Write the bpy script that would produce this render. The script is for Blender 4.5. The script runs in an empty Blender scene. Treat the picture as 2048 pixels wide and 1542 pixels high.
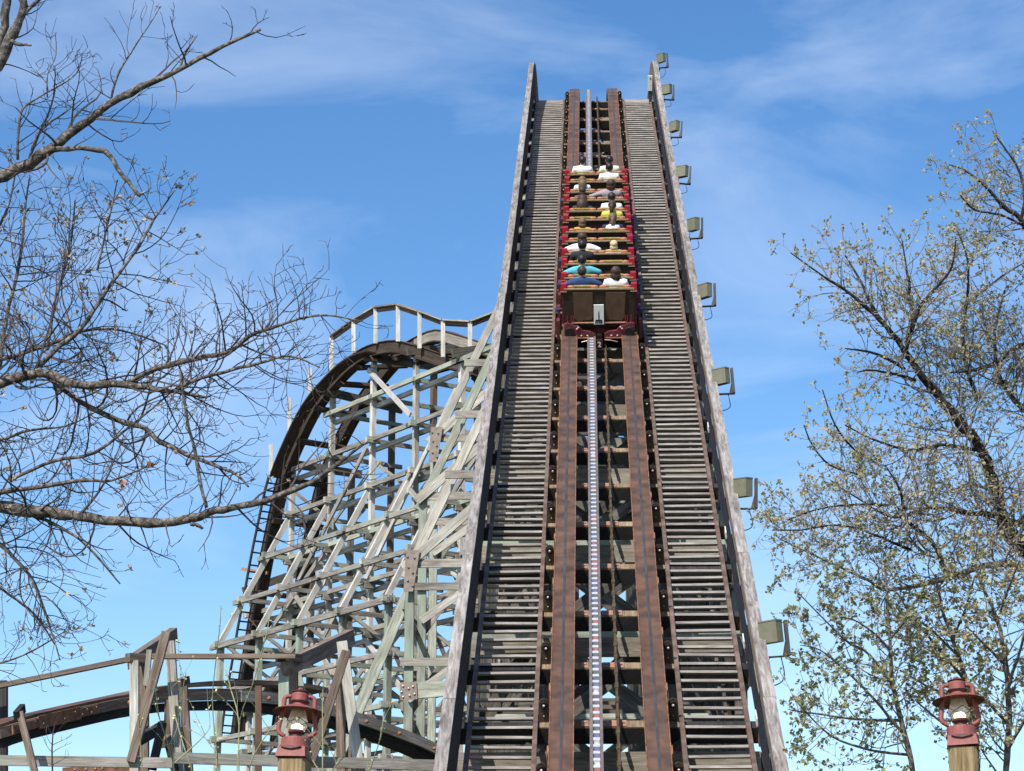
import bpy, math, random
from mathutils import Vector, Matrix, Quaternion
V = Vector
R = math.radians
rng = random.Random(11)
sc = bpy.context.scene
COL = sc.collection

# ------------------------------------------------------------------ camera frame
F = 4600.0            # focal length in photograph pixels (2048 wide)
PITCH, YAW = R(15.5), R(2.01)
CAM = V((-0.203, 0.0, 1.6))
HF = V((-math.sin(YAW), math.cos(YAW), 0))
CR = V((math.cos(YAW), math.sin(YAW), 0))
CF = HF * math.cos(PITCH) + V((0, 0, math.sin(PITCH)))
CU = -HF * math.sin(PITCH) + V((0, 0, math.cos(PITCH)))

def at(x, y, d):
    """point seen at photo pixel (x,y), at distance d along the view axis"""
    return CAM + CF * d + CR * ((x - 1024) / F * d) + CU * ((771 - y) / F * d)

def atY(x, y, Y):
    r = CF + CR * ((x - 1024) / F) + CU * ((771 - y) / F)
    return CAM + r * (Y / r.y)

# ------------------------------------------------------------------ object helpers
def tag(o, label=None, cat=None, group=None, kind=None):
    if label: o['label'] = label
    if cat: o['category'] = cat
    if group: o['group'] = group
    if kind: o['kind'] = kind
    return o

def thing(name, label, cat, loc=(0, 0, 0), group=None, rot=None):
    o = bpy.data.objects.new(name, None)
    COL.objects.link(o)
    M = Matrix.Translation(V(loc))
    if rot is not None: M = M @ rot.to_4x4()
    o.matrix_world = M
    o['_m'] = [c for r_ in M for c in r_]
    o.empty_display_size = 0.2
    return tag(o, label, cat, group)

def wmat(o):
    m = o.get('_m')
    if m is None: return Matrix.Identity(4)
    m = list(m)
    return Matrix((m[0:4], m[4:8], m[8:12], m[12:16]))

def link(name, me, parent=None, loc=None, mat4=None):
    o = bpy.data.objects.new(name, me)
    COL.objects.link(o)
    if parent is not None: o.parent = parent
    if mat4 is not None: o.matrix_basis = mat4
    elif loc is not None: o.location = loc
    return o

def add(name, verts, faces, mat, parent=None, uvs=None, smooth=False, world=True, mats=None, mi=None):
    """one mesh object; verts are world coordinates when world, else parent-local"""
    if not verts: return None
    if world and parent is not None:
        inv = parent_world(parent).inverted()
        verts = [inv @ V(v) for v in verts]
    else:
        verts = [V(v) for v in verts]
    c = V(verts[0])
    me = bpy.data.meshes.new(name)
    me.from_pydata([v - c for v in verts], [], faces)
    for m in (mats or [mat]): me.materials.append(m)
    if mi: me.polygons.foreach_set('material_index', mi)
    if uvs:
        l = me.uv_layers.new(name='uv')
        flat = []
        for f in uvs:
            for q in f: flat += [q[0], q[1]]
        l.data.foreach_set('uv', flat)
    if smooth: me.polygons.foreach_set('use_smooth', [True] * len(me.polygons))
    me.update()
    o = link(name, me, parent, c)
    M = parent_world(parent) @ Matrix.Translation(c) if parent is not None else Matrix.Translation(c)
    o['_m'] = [q for r_ in M for q in r_]
    return o

def parent_world(p):
    return wmat(p) if p is not None else Matrix.Identity(4)

class MB:
    def __init__(s): s.v = []; s.f = []; s.uv = []; s.mi = []
    def hexa(s, c, L=None, W=None, m=0):
        """c: 8 corners, index = 4*end + ring position"""
        b = len(s.v); s.v += [V(q) for q in c]
        L = L or (V(c[4]) - V(c[0])).length
        w = [(V(c[(i + 1) % 4]) - V(c[i])).length for i in range(4)]
        off = rng.random() * 50
        acc = off
        for i in range(4):
            j = (i + 1) % 4
            s.f.append((b + i, b + 4 + i, b + 4 + j, b + j)); s.mi.append(m)
            s.uv.append([(off, acc), (off + L, acc), (off + L, acc + w[i]), (off, acc + w[i])])
            acc += w[i]
        s.f.append((b, b + 1, b + 2, b + 3)); s.mi.append(m)
        s.uv.append([(off, 0), (off + .01, w[0]), (off + .01 + w[1] * .05, w[0]), (off, w[1])])
        s.f.append((b + 7, b + 6, b + 5, b + 4)); s.mi.append(m)
        s.uv.append([(off, 0), (off + .01, w[0]), (off + .01 + w[1] * .05, w[0]), (off, w[1])])
    def beam(s, p0, p1, w, h, up=(0, 0, 1), e0=0, e1=0, m=0):
        p0, p1 = V(p0), V(p1); t = (p1 - p0).normalized()
        p0 = p0 - t * e0; p1 = p1 + t * e1
        u = V(up); u = u - t * u.dot(t)
        if u.length < 1e-4:
            u = V((0, 1, 0)); u = u - t * u.dot(t)
        u.normalize(); r = t.cross(u)
        k = [r * (w / 2) + u * (h / 2), r * (-w / 2) + u * (h / 2), r * (-w / 2) - u * (h / 2), r * (w / 2) - u * (h / 2)]
        s.hexa([p0 + q for q in k] + [p1 + q for q in k], m=m)
        return s
    def box(s, x0, x1, y0, y1, z0, z1, m=0):
        s.beam((x0, (y0 + y1) / 2, (z0 + z1) / 2), (x1, (y0 + y1) / 2, (z0 + z1) / 2), abs(y1 - y0), abs(z1 - z0), m=m)
        return s
    def tube(s, pts, rad, n=6, cap=True, m=0):
        pts = [V(p) for p in pts]
        if not isinstance(rad, (list, tuple)): rad = [rad] * len(pts)
        b = len(s.v); ref = None; acc = 0
        k = len(pts)
        us = []
        for i, p in enumerate(pts):
            t = (pts[min(i + 1, k - 1)] - pts[max(i - 1, 0)])
            t = t.normalized() if t.length > 1e-9 else V((0, 0, 1))
            if ref is None:
                ref = t.orthogonal().normalized()
            ref = ref - t * ref.dot(t)
            ref = ref.normalized() if ref.length > 1e-6 else t.orthogonal().normalized()
            q = t.cross(ref)
            for j in range(n):
                a = 2 * math.pi * j / n
                s.v.append(p + (ref * math.cos(a) + q * math.sin(a)) * rad[i])
            if i: acc += (p - pts[i - 1]).length
            us.append(acc)
        for i in range(k - 1):
            for j in range(n):
                j2 = (j + 1) % n
                s.f.append((b + i * n + j, b + i * n + j2, b + (i + 1) * n + j2, b + (i + 1) * n + j)); s.mi.append(m)
                c = 2 * math.pi * rad[i] / n
                s.uv.append([(us[i], j * c), (us[i], (j + 1) * c), (us[i + 1], (j + 1) * c), (us[i + 1], j * c)])
        if cap and n > 2:
            s.f.append(tuple(b + j for j in reversed(range(n)))); s.mi.append(m); s.uv.append([(0, 0)] * n)
            s.f.append(tuple(b + (k - 1) * n + j for j in range(n))); s.mi.append(m); s.uv.append([(0, 0)] * n)
        return s
    def lathe(s, prof, c=(0, 0, 0), n=20, m=0, axis=None):
        """prof: list of (r,z)"""
        b = len(s.v); c = V(c)
        Q = V((0, 0, 1)).rotation_difference(V(axis)) if axis is not None else Quaternion()
        for (r, z) in prof:
            for j in range(n):
                a = 2 * math.pi * j / n
                s.v.append(c + Q @ V((r * math.cos(a), r * math.sin(a), z)))
        for i in range(len(prof) - 1):
            for j in range(n):
                j2 = (j + 1) % n
                s.f.append((b + i * n + j, b + i * n + j2, b + (i + 1) * n + j2, b + (i + 1) * n + j)); s.mi.append(m)
                s.uv.append([(prof[i][1], j * .1), (prof[i][1], j * .1 + .1), (prof[i + 1][1], j * .1 + .1), (prof[i + 1][1], j * .1)])
        return s
    def ball(s, c, rx, ry=None, rz=None, n=8, m=0):
        ry = ry or rx; rz = rz or rx
        b = len(s.v); c = V(c); k = max(4, n // 2 + 1)
        for i in range(k + 1):
            th = math.pi * i / k
            for j in range(n):
                a = 2 * math.pi * j / n
                s.v.append(c + V((rx * math.sin(th) * math.cos(a), ry * math.sin(th) * math.sin(a), rz * math.cos(th))))
        for i in range(k):
            for j in range(n):
                j2 = (j + 1) % n
                s.f.append((b + i * n + j, b + (i + 1) * n + j, b + (i + 1) * n + j2, b + i * n + j2)); s.mi.append(m)
                s.uv.append([(0, 0)] * 4)
        return s
    def sweep(s, rings, m=0):
        """rings: list of 4-corner rings -> closed prism with lengthwise uv"""
        b = len(s.v); n = len(rings[0]); off = rng.random() * 50
        for r_ in rings: s.v += [V(q) for q in r_]
        us = [off]
        for i in range(1, len(rings)): us.append(us[-1] + (V(rings[i][0]) - V(rings[i - 1][0])).length)
        w = [0]
        for j in range(n): w.append(w[-1] + (V(rings[0][(j + 1) % n]) - V(rings[0][j])).length)
        for i in range(len(rings) - 1):
            for j in range(n):
                j2 = (j + 1) % n
                s.f.append((b + i * n + j, b + (i + 1) * n + j, b + (i + 1) * n + j2, b + i * n + j2)); s.mi.append(m)
                s.uv.append([(us[i], w[j]), (us[i + 1], w[j]), (us[i + 1], w[j + 1]), (us[i], w[j + 1])])
        s.f.append(tuple(b + j for j in range(n))); s.mi.append(m); s.uv.append([(0, w[j]) for j in range(n)])
        e = b + (len(rings) - 1) * n
        s.f.append(tuple(e + j for j in reversed(range(n)))); s.mi.append(m); s.uv.append([(0, w[j]) for j in range(n)])
        return s
    def put(s, name, mat, parent=None, smooth=False, world=True):
        ms = mat if isinstance(mat, (list, tuple)) else None
        return add(name, s.v, s.f, mat, parent, s.uv, smooth, world, ms, s.mi if ms else None)

def beam(name, p0, p1, w, h, mat, parent, up=(0, 0, 1), e0=0, e1=0):
    return MB().beam(p0, p1, w, h, up, e0, e1).put(name, mat, parent)

# ------------------------------------------------------------------ materials
def base(name):
    m = bpy.data.materials.new(name); m.use_nodes = True
    nt = m.node_tree; nt.nodes.clear()
    out = nt.nodes.new('ShaderNodeOutputMaterial'); b = nt.nodes.new('ShaderNodeBsdfPrincipled')
    nt.links.new(b.outputs[0], out.inputs[0])
    return m, nt, b, out

def ramp(nt, stops, fac):
    r = nt.nodes.new('ShaderNodeValToRGB')
    e = r.color_ramp.elements
    while len(e) > 1: e.remove(e[-1])
    e[0].position = stops[0][0]; e[0].color = (*stops[0][1], 1)
    for p, c in stops[1:]:
        k = e.new(p); k.color = (*c, 1)
    nt.links.new(fac, r.inputs[0])
    return r.outputs[0]

def wood(name, dark, mid, light, rough=.85, grain=16.0, tint=.35, stain=None, bump=.25):
    m, nt, b, out = base(name); N = nt.nodes.new; Lk = nt.links.new
    uv = N('ShaderNodeUVMap'); uv.uv_map = 'uv'
    oi = N('ShaderNodeObjectInfo')
    mp = N('ShaderNodeMapping'); mp.inputs['Scale'].default_value = (1.1, grain, 1)
    Lk(uv.outputs[0], mp.inputs[0])
    cmb = N('ShaderNodeCombineXYZ'); mul = N('ShaderNodeMath'); mul.operation = 'MULTIPLY'; mul.inputs[1].default_value = 37.0
    Lk(oi.outputs['Random'], mul.inputs[0]); Lk(mul.outputs[0], cmb.inputs[2]); Lk(mul.outputs[0], cmb.inputs[0])
    ad = N('ShaderNodeVectorMath'); ad.operation = 'ADD'; Lk(mp.outputs[0], ad.inputs[0]); Lk(cmb.outputs[0], ad.inputs[1])
    n1 = N('ShaderNodeTexNoise'); n1.inputs['Scale'].default_value = 1.6; n1.inputs['Detail'].default_value = 7; n1.inputs['Roughness'].default_value = .68; n1.inputs['Distortion'].default_value = 1.2
    Lk(ad.outputs[0], n1.inputs['Vector'])
    c1 = ramp(nt, [(.28, dark), (.5, mid), (.72, light)], n1.outputs[0])
    mp2 = N('ShaderNodeMapping'); mp2.inputs['Scale'].default_value = (.9, 3.2, 1); Lk(uv.outputs[0], mp2.inputs[0])
    ad2 = N('ShaderNodeVectorMath'); ad2.operation = 'ADD'; Lk(mp2.outputs[0], ad2.inputs[0]); Lk(cmb.outputs[0], ad2.inputs[1])
    n2 = N('ShaderNodeTexNoise'); n2.inputs['Scale'].default_value = 2.3; n2.inputs['Detail'].default_value = 4
    Lk(ad2.outputs[0], n2.inputs['Vector'])
    mx = N('ShaderNodeMixRGB'); mx.blend_type = 'MULTIPLY'
    f2 = ramp(nt, [(.3, (1, 1, 1)), (.75, (.45, .42, .4))], n2.outputs[0])
    mx.inputs[0].default_value = .75; Lk(c1, mx.inputs[1]); Lk(f2, mx.inputs[2])
    # per board tint
    hs = N('ShaderNodeHueSaturation')
    mr = N('ShaderNodeMapRange'); mr.inputs[3].default_value = 1 - tint; mr.inputs[4].default_value = 1 + tint * .7
    Lk(oi.outputs['Random'], mr.inputs[0]); Lk(mr.outputs[0], hs.inputs['Value']); Lk(mx.outputs[0], hs.inputs['Color'])
    col = hs.outputs[0]
    if stain:
        ms = N('ShaderNodeMixRGB'); ms.inputs[2].default_value = (*stain, 1)
        n3 = N('ShaderNodeTexNoise'); n3.inputs['Scale'].default_value = .7; n3.inputs['Detail'].default_value = 5
        Lk(ad2.outputs[0], n3.inputs['Vector'])
        fr = ramp(nt, [(.5, (0, 0, 0)), (.66, (.75, .75, .75))], n3.outputs[0])
        Lk(fr, ms.inputs[0]); Lk(col, ms.inputs[1]); col = ms.outputs[0]
    Lk(col, b.inputs['Base Color'])
    b.inputs['Roughness'].default_value = rough
    b.inputs['Specular IOR Level'].default_value = .25
    if bump:
        bp = N('ShaderNodeBump'); bp.inputs['Strength'].default_value = bump; bp.inputs['Distance'].default_value = .02
        Lk(n1.outputs[0], bp.inputs['Height']); Lk(bp.outputs[0], b.inputs['Normal'])
    return m

def paint(name, c, rough=.55, metal=0, var=.25, scale=9.0, c2=None, spec=.4):
    m, nt, b, out = base(name); N = nt.nodes.new; Lk = nt.links.new
    tc = N('ShaderNodeTexCoord'); n = N('ShaderNodeTexNoise'); n.inputs['Scale'].default_value = scale; n.inputs['Detail'].default_value = 6
    Lk(tc.outputs['Object'], n.inputs['Vector'])
    d = c2 or tuple(q * (1 - var) for q in c); l = tuple(min(1, q * (1 + var)) for q in c)
    Lk(ramp(nt, [(.3, d), (.68, l)], n.outputs[0]), b.inputs['Base Color'])
    b.inputs['Roughness'].default_value = rough; b.inputs['Metallic'].default_value = metal
    b.inputs['Specular IOR Level'].default_value = spec
    return m

M = {}
M['wood'] = wood('weathered_wood', (.12, .105, .09), (.31, .28, .245), (.55, .51, .45), stain=(.33, .36, .28))
M['wood_pale'] = wood('pale_weathered_wood', (.26, .24, .205), (.52, .495, .43), (.74, .71, .64), tint=.2, bump=.2)
M['wood_green'] = wood('green_treated_wood', (.18, .195, .15), (.37, .385, .315), (.57, .58, .5), tint=.3, stain=(.29, .36, .28))
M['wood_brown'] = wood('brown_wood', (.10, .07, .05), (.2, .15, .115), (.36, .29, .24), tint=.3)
M['wood_tan'] = wood('tan_post_wood', (.16, .11, .05), (.34, .25, .13), (.5, .38, .22), tint=.1, stain=(.16, .12, .07))
M['cap'] = wood('handrail_wood', (.085, .075, .068), (.30, .27, .245), (.52, .48, .44), grain=10, tint=.16)
M['slat'] = wood('tread_wood', (.20, .175, .16), (.44, .40, .37), (.62, .57, .53), tint=.1, bump=.1)
M['dark'] = wood('creosote_shade_wood', (.018, .017, .018), (.04, .037, .037), (.08, .072, .07), tint=.3)  # creosote tone; on crossties and left side panel it paints in shade
M['wood_tie'] = wood('bent_cap_wood', (.14, .12, .09), (.31, .275, .215), (.48, .44, .36), tint=.3)
M['white_wood'] = wood('sun_bleached_wood', (.40, .385, .345), (.62, .59, .535), (.78, .76, .70), tint=.12, bump=.2)
M['inner_shaded'] = wood('shaded_trestle_wood', (.05, .045, .04), (.115, .105, .088), (.24, .22, .185), tint=.5)  # darkened wood: shade inside the trestle is put into the colour
M['tie'] = wood('sunlit_tie_wood', (.13, .09, .06), (.28, .2, .13), (.42, .32, .22), tint=.2)
M['stringer'] = paint('brown_steel_angle', (.17, .125, .10), .6, .2, .3, 4, (.1, .055, .04))
M['rust'] = paint('rusty_rail_steel', (.112, .058, .036), .68, .15, .4, 3.2, (.052, .031, .023))
M['rust_edge'] = paint('orange_rust', (.25, .115, .06), .75, .1, .35, 10, (.10, .05, .035))
M['rust_plate'] = paint('rust_pink_plate', (.36, .19, .13), .7, .1, .3, 18)
M['gusset'] = paint('tan_steel_plate', (.25, .2, .165), .65, .1, .25, 10)
M['strip'] = paint('polished_running_strip', (.10, .095, .09), .4, .5, .3, 3)
M['steel'] = paint('grey_trough_steel', (.2, .165, .15), .5, .35, .25, 6)
M['black'] = paint('black_steel', (.02, .018, .018), .5, .3, .3, 10)
M['bracket'] = paint('brown_bracket_steel', (.10, .072, .042), .6, .2, .35, 12)
M['dull_bolt'] = paint('dull_bolt', (.16, .13, .115), .55, .3, .2, 30)
M['bolt'] = paint('grey_bolt', (.42, .36, .34), .45, .4, .2, 30)
M['chain'] = paint('bright_chain', (.80, .80, .78), .3, .5, .15, 30)
M['glint_red'] = paint('red_glint_link', (.42, .05, .04), .5, .2, .2, 30)  # coloured glints of the shiny chain, painted onto the links
M['glint_blue'] = paint('blue_glint_link', (.05, .06, .32), .5, .2, .2, 30)
M['chain_dark'] = paint('greasy_chain_link', (.05, .04, .045), .45, .4, .3, 30)
M['red'] = paint('red_car_paint', (.36, .015, .03), .4, 0, .2, 9)
M['dull_red'] = paint('dark_red_car_paint', (.15, .012, .02), .55, 0, .3, 9)
M['maroon'] = paint('maroon_steel', (.13, .03, .035), .5, .1, .35, 9)
M['seat'] = paint('dark_brown_shell', (.030, .018, .012), .5, 0, .3, 5)
M['seat_panel'] = paint('brown_shell_panel', (.085, .05, .028), .5, 0, .25, 5)
M['trim'] = paint('tan_trim', (.38, .28, .165), .5, 0, .2, 10)
M['yellow'] = paint('yellow_edge', (.50, .34, .09), .5, 0, .25, 10)
M['pad'] = paint('orange_brown_pad', (.38, .15, .065), .55, 0, .25, 14)
M['plaque'] = paint('white_plaque', (.72, .72, .68), .5, 0, .1, 10)
M['olive'] = paint('olive_floodlight_paint', (.16, .155, .10), .5, 0, .12, 14)
M['darkgrey'] = paint('dark_grey_metal', (.06, .06, .058), .5, .2, .2, 14)
M['lampred'] = paint('dusty_red_paint', (.27, .075, .062), .6, 0, .16, 22, (.19, .06, .05))
M['lampdark'] = paint('dark_hat_paint', (.10, .035, .032), .5, 0, .2, 12)
M['skin'] = paint('skin', (.56, .33, .23), .5, 0, .1, 12)
M['hair_black'] = paint('black_hair', (.018, .013, .012), .5, 0, .3, 40)
M['hair_brown'] = paint('brown_hair', (.05, .027, .017), .6, 0, .75, 60)
M['hair_light'] = paint('light_brown_hair', (.14, .085, .045), .6, 0, .7, 60)
M['hair_blond'] = paint('blond_hair', (.62, .48, .27), .5, 0, .25, 40)

def cloth(k, c): M[k] = paint(k, c, .85, 0, .1, 8)
cloth('white_cloth', (.85, .85, .83)); cloth('cream_cloth', (.8, .78, .58)); cloth('mauve_cloth', (.33, .27, .31))
cloth('black_cloth', (.02, .02, .025)); cloth('yellow_cloth', (.52, .53, .07)); cloth('navy_cloth', (.02, .025, .06))
cloth('orange_cloth', (.55, .28, .10)); cloth('cyan_cloth', (.10, .42, .48)); cloth('blue_cloth', (.025, .055, .15))
cloth('dark_cloth', (.05, .035, .04)); cloth('pink_cloth', (.7, .4, .4)); cloth('jeans_cloth', (.05, .07, .13)); cloth('maroon_cloth', (.18, .04, .06))

def bark(name, dark, mid, light, lich):
    m, nt, b, out = base(name); N = nt.nodes.new; Lk = nt.links.new
    tc = N('ShaderNodeTexCoord')
    n = N('ShaderNodeTexNoise'); n.inputs['Scale'].default_value = 22; n.inputs['Detail'].default_value = 8; n.inputs['Roughness'].default_value = .7
    Lk(tc.outputs['Object'], n.inputs['Vector'])
    c = ramp(nt, [(.34, dark), (.5, mid), (.62, light), (.72, lich)], n.outputs[0])
    Lk(c, b.inputs['Base Color']); b.inputs['Roughness'].default_value = .9; b.inputs['Specular IOR Level'].default_value = .15
    bp = N('ShaderNodeBump'); bp.inputs['Strength'].default_value = .8; bp.inputs['Distance'].default_value = .03
    Lk(n.outputs[0], bp.inputs['Height']); Lk(bp.outputs[0], b.inputs['Normal'])
    return m
M['bark'] = bark('grey_bark', (.03, .025, .022), (.13, .11, .095), (.30, .265, .23), (.44, .45, .36))
M['bark_dark'] = bark('dark_bark', (.012, .010, .008), (.04, .033, .026), (.10, .085, .068), (.2, .19, .13))
M['bark_pale'] = bark('pale_bark', (.06, .05, .04), (.17, .15, .12), (.3, .27, .22), (.4, .38, .3))
M['twig'] = paint('twig_bark', (.075, .056, .05), .85, 0, .35, 3)
M['twig_pale'] = paint('pale_twig_bark', (.2, .17, .145), .85, 0, .35, 3)
M['cane'] = paint('green_cane', (.33, .33, .17), .7, 0, .25, 8)
M['bud_pale'] = paint('pale_bud', (.6, .55, .3), .7, 0, .2, 30)

def leafmat(name, cols, trans=.35):
    m, nt, b, out = base(name); N = nt.nodes.new; Lk = nt.links.new
    tc = N('ShaderNodeTexCoord'); n = N('ShaderNodeTexNoise'); n.inputs['Scale'].default_value = 2.2; n.inputs['Detail'].default_value = 5
    n.inputs['Roughness'].default_value = .75
    Lk(tc.outputs['Object'], n.inputs['Vector'])
    c = ramp(nt, [(.3 + .4 * i / (len(cols) - 1), q) for i, q in enumerate(cols)], n.outputs[0])
    Lk(c, b.inputs['Base Color']); b.inputs['Roughness'].default_value = .6
    tr = N('ShaderNodeBsdfTranslucent'); Lk(c, tr.inputs[0])
    mx = N('ShaderNodeMixShader'); mx.inputs[0].default_value = trans
    Lk(b.outputs[0], mx.inputs[1]); Lk(tr.outputs[0], mx.inputs[2]); Lk(mx.outputs[0], out.inputs[0])
    return m
M['leaf'] = leafmat('young_olive_leaf', [(.24, .23, .10), (.38, .35, .17), (.48, .42, .24), (.58, .48, .34)])
M['leaf_green'] = leafmat('young_green_leaf', [(.16, .18, .08), (.29, .295, .14), (.42, .40, .21)])
M['bud'] = leafmat('tan_bud', [(.24, .18, .11), (.42, .32, .2), (.5, .42, .28)], .2)
M['dry'] = leafmat('dry_leaf', [(.35, .14, .06), (.45, .2, .1)], .2)

# glowing globe: frosted glass with a lit bulb inside
def globemat():
    m, nt, b, out = base('frosted_globe'); N = nt.nodes.new; Lk = nt.links.new
    tc = N('ShaderNodeTexCoord'); n = N('ShaderNodeTexNoise'); n.inputs['Scale'].default_value = 14; n.inputs['Detail'].default_value = 5
    Lk(tc.outputs['Object'], n.inputs['Vector'])
    Lk(ramp(nt, [(.3, (.62, .57, .5)), (.7, (.86, .83, .78))], n.outputs[0]), b.inputs['Base Color'])
    b.inputs['Roughness'].default_value = .42; b.inputs['IOR'].default_value = 1.12
    b.inputs['Transmission Weight'].default_value = .72
    return m
M['globe'] = globemat()
def emit(name, c, s):
    m, nt, b, out = base(name)
    b.inputs['Emission Color'].default_value = (*c, 1); b.inputs['Emission Strength'].default_value = s
    return m
M['bulb'] = emit('lit_bulb', (1, .74, .42), 5)

# ------------------------------------------------------------------ ground
def groundmat():
    m, nt, b, out = base('grass_ground'); N = nt.nodes.new; Lk = nt.links.new
    tc = N('ShaderNodeTexCoord'); n = N('ShaderNodeTexNoise'); n.inputs['Scale'].default_value = .35; n.inputs['Detail'].default_value = 10
    Lk(tc.outputs['Object'], n.inputs['Vector'])
    Lk(ramp(nt, [(.3, (.03, .042, .018)), (.5, (.05, .058, .028)), (.7, (.075, .065, .045))], n.outputs[0]), b.inputs['Base Color'])
    b.inputs['Roughness'].default_value = .95
    return m
g = MB(); S = 900
g.v = [V((-S, -S, 0)), V((S, -S, 0)), V((S, S, 0)), V((-S, S, 0))]; g.f = [(0, 1, 2, 3)]; g.uv = [[(0, 0)] * 4]; g.mi = [0]
tag(g.put('ground', groundmat()), kind='structure')

# ------------------------------------------------------------------ lift hill frame
TH = R(32.7); S_CREST, R_CREST = 46.6, 13.0
S_END = S_CREST + R_CREST * R(40)
BASE_Y, BASE_Z = 28.02, 4.535
def lp(s):
    if s <= S_CREST:
        return BASE_Y + s * math.cos(TH), BASE_Z + s * math.sin(TH), TH
    a = TH - (s - S_CREST) / R_CREST
    y0, z0 = BASE_Y + S_CREST * math.cos(TH), BASE_Z + S_CREST * math.sin(TH)
    return y0 + R_CREST * (math.sin(TH) - math.sin(a)), z0 + R_CREST * (math.cos(a) - math.cos(TH)), a
def L(x, s, h):
    y, z, a = lp(s)
    return V((x, y - math.sin(a) * h, z + math.cos(a) * h))
def Zt(Y):
    yc = BASE_Y + S_CREST * math.cos(TH)
    if Y <= yc: return BASE_Z + (Y - BASE_Y) * math.tan(TH)
    a = math.asin(max(-1, math.sin(TH) - (Y - yc) / R_CREST))
    return BASE_Z + S_CREST * math.sin(TH) + R_CREST * (math.cos(a) - math.cos(TH))
def srange(s0, s1):
    o = [s0]
    for q in (43.5, S_CREST):
        if s0 < q < s1: o.append(q)
    k = max(s0, S_CREST)
    while k + .45 < s1:
        k += .45; o.append(k)
    if o[-1] < s1: o.append(s1)
    return o
def lbox(mb, x0, x1, h0, h1, s0, s1, m=0, rise=0, base=0):
    # rise: the handrails climb a little higher over the crest
    k = lambda s: max(0, min(s - 43.5, 7)) * rise
    mb.sweep([[L(x0, s, h1 + k(s)), L(x1, s, h1 + k(s)), L(x1, s, h0 + k(s) * base), L(x0, s, h0 + k(s) * base)] for s in srange(s0, s1)], m)
    return mb

S0 = -4.0
track = thing('lift_track', 'steep rust brown chain lift track on timber ties climbing to the crest', 'coaster track', L(0, S0, -.5))
for sx in (-1, 1):
    xi, xo = .455 * sx, .745 * sx
    a, b_ = min(xi, xo), max(xi, xo)
    r = lbox(MB(), a, b_, -.03, 0, S0, S_END).put('running_rail', M['rust'], track)
    c = (a + b_) / 2
    lbox(MB(), c - .017, c + .017, 0.0005, .006, S0, S_END).put('wear_strip', M['strip'], r)
    mb = MB(); lbox(mb, a - .012, a - .001, -.06, .012, S0, S_END); lbox(mb, b_ + .001, b_ + .012, -.06, .012, S0, S_END)
    mb.put('rail_flange', M['rust_edge'], r)
    lbox(MB(), a + .03, b_ - .03, -.38, -.032, S0, S_END).put('timber_stack', M['dark'], r)
lbox(MB(), -.245, -.205, -.33, -.02, S0, S_END).put('chain_trough_side', M['steel'], track)
lbox(MB(), -.115, -.078, -.33, -.02, S0, S_END).put('chain_trough_side', M['steel'], track)
lbox(MB(), -.204, -.116, -.33, -.20, S0, S_END).put('chain_trough_floor', M['chain_dark'], track)
ch = MB(); s = S0; k = 0
while s < S_END - .1:
    for (x0, x1, h) in ((-.202, -.118, -.055),):
        c0 = L(-.16, s, h); ex = V((1, 0, 0))
        ch.beam(c0 - ex * .042, c0 + ex * .042, .075, .06, up=L(0, s, 1) - L(0, s, 0), m=0)
    q = rng.random()
    m = 3 if q < .42 else (1 if q < .68 else (2 if q < .93 else 0))
    lbox(ch, -.195, -.125, -.115, -.075, s + .02, s + .17, m)
    s += .19; k += 1
ch.put('lift_chain', [M['chain'], M['glint_red'], M['glint_blue'], M['chain_dark']], track)
rod = MB(); rod.tube([L(.12, q, -.27) for q in srange(S0, S_END)], .02, 6)
q = S0 + .5
while q < S_CREST:
    rod.tube([L(.12, q, -.27), L(.12, q + .16, -.27)], .032, 6); q += .46
rod.put('return_rod', M['bracket'], track)

TIES = [.52 - .12 + 1.84 * k for k in range(-2, 28)]
TIES = [t for t in TIES if t < S_END - .3]
ct = 0
extra = []
t = S_CREST - 1.0
for s in TIES:
    o = lbox(MB(), -1.98, 1.98, -.64, -.418, s - .2, s).put('crosstie', M['dark'], track)  # near-black colour stands in for shade on the downhill face
    lbox(MB(), -.96, .96, -.417, -.40, s - .197, s - .003).put('top_board', M['tie'], o)  # added thin tan board, painted as the sunlit top of the tie
    ct += 1
    for (x0, x1) in ((-.355, -.262), (-.06, .235)):
        lbox(MB(), x0, x1, -.398, -.385, s - .19, s - .02).put('clip_plate', M['rust_plate'], o)
    pb = MB()
    for x in (-.31, -.015, .185):
        lbox(pb, x - .018, x + .018, -.384, -.365, s - .12, s - .08)
    pb.put('rivets', M['bolt'], o)  # heads of the clip bolts
    for sx in (-1, 1):
        m = MB()
        xa, xb = .775, .905
        ring = [(xa, -.399), (xb, -.399), (xb, -.13), (xb - .02, -.08), (xb - .065, -.06), (xa + .02, -.08), (xa, -.13)]
        m.sweep([[L(sx * x, s + ds, h) for (x, h) in (ring if sx > 0 else ring[::-1])] for ds in (-.05, -.035)])
        br = m.put('rail_bracket', M['bracket'], track)
        hm = MB(); hm.lathe([(.0, .03), (.05, .03), (.055, 0)], L(sx * .84, s - .052, -.15), 8, axis=L(0, s - 1, 0) - L(0, s, 0))
        hm.put('bolt_ring', M['black'], br)
        bm_ = MB(); bm_.ball(L(sx * .84, s - .085, -.15), .02, n=6); bm_.ball(L(sx * .84, s - .054, -.31), .012, n=6)
        bm_.put('rivets', M['bolt'], br)  # bolt heads
        pz = MB(); lbox(pz, sx * .745 + (.013 if sx > 0 else -.03), sx * .745 + (.03 if sx > 0 else -.013), -.36, .0, s + .05, s + .3)
        pz.put('rail_cleat', M['rust_edge'], br)

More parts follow.
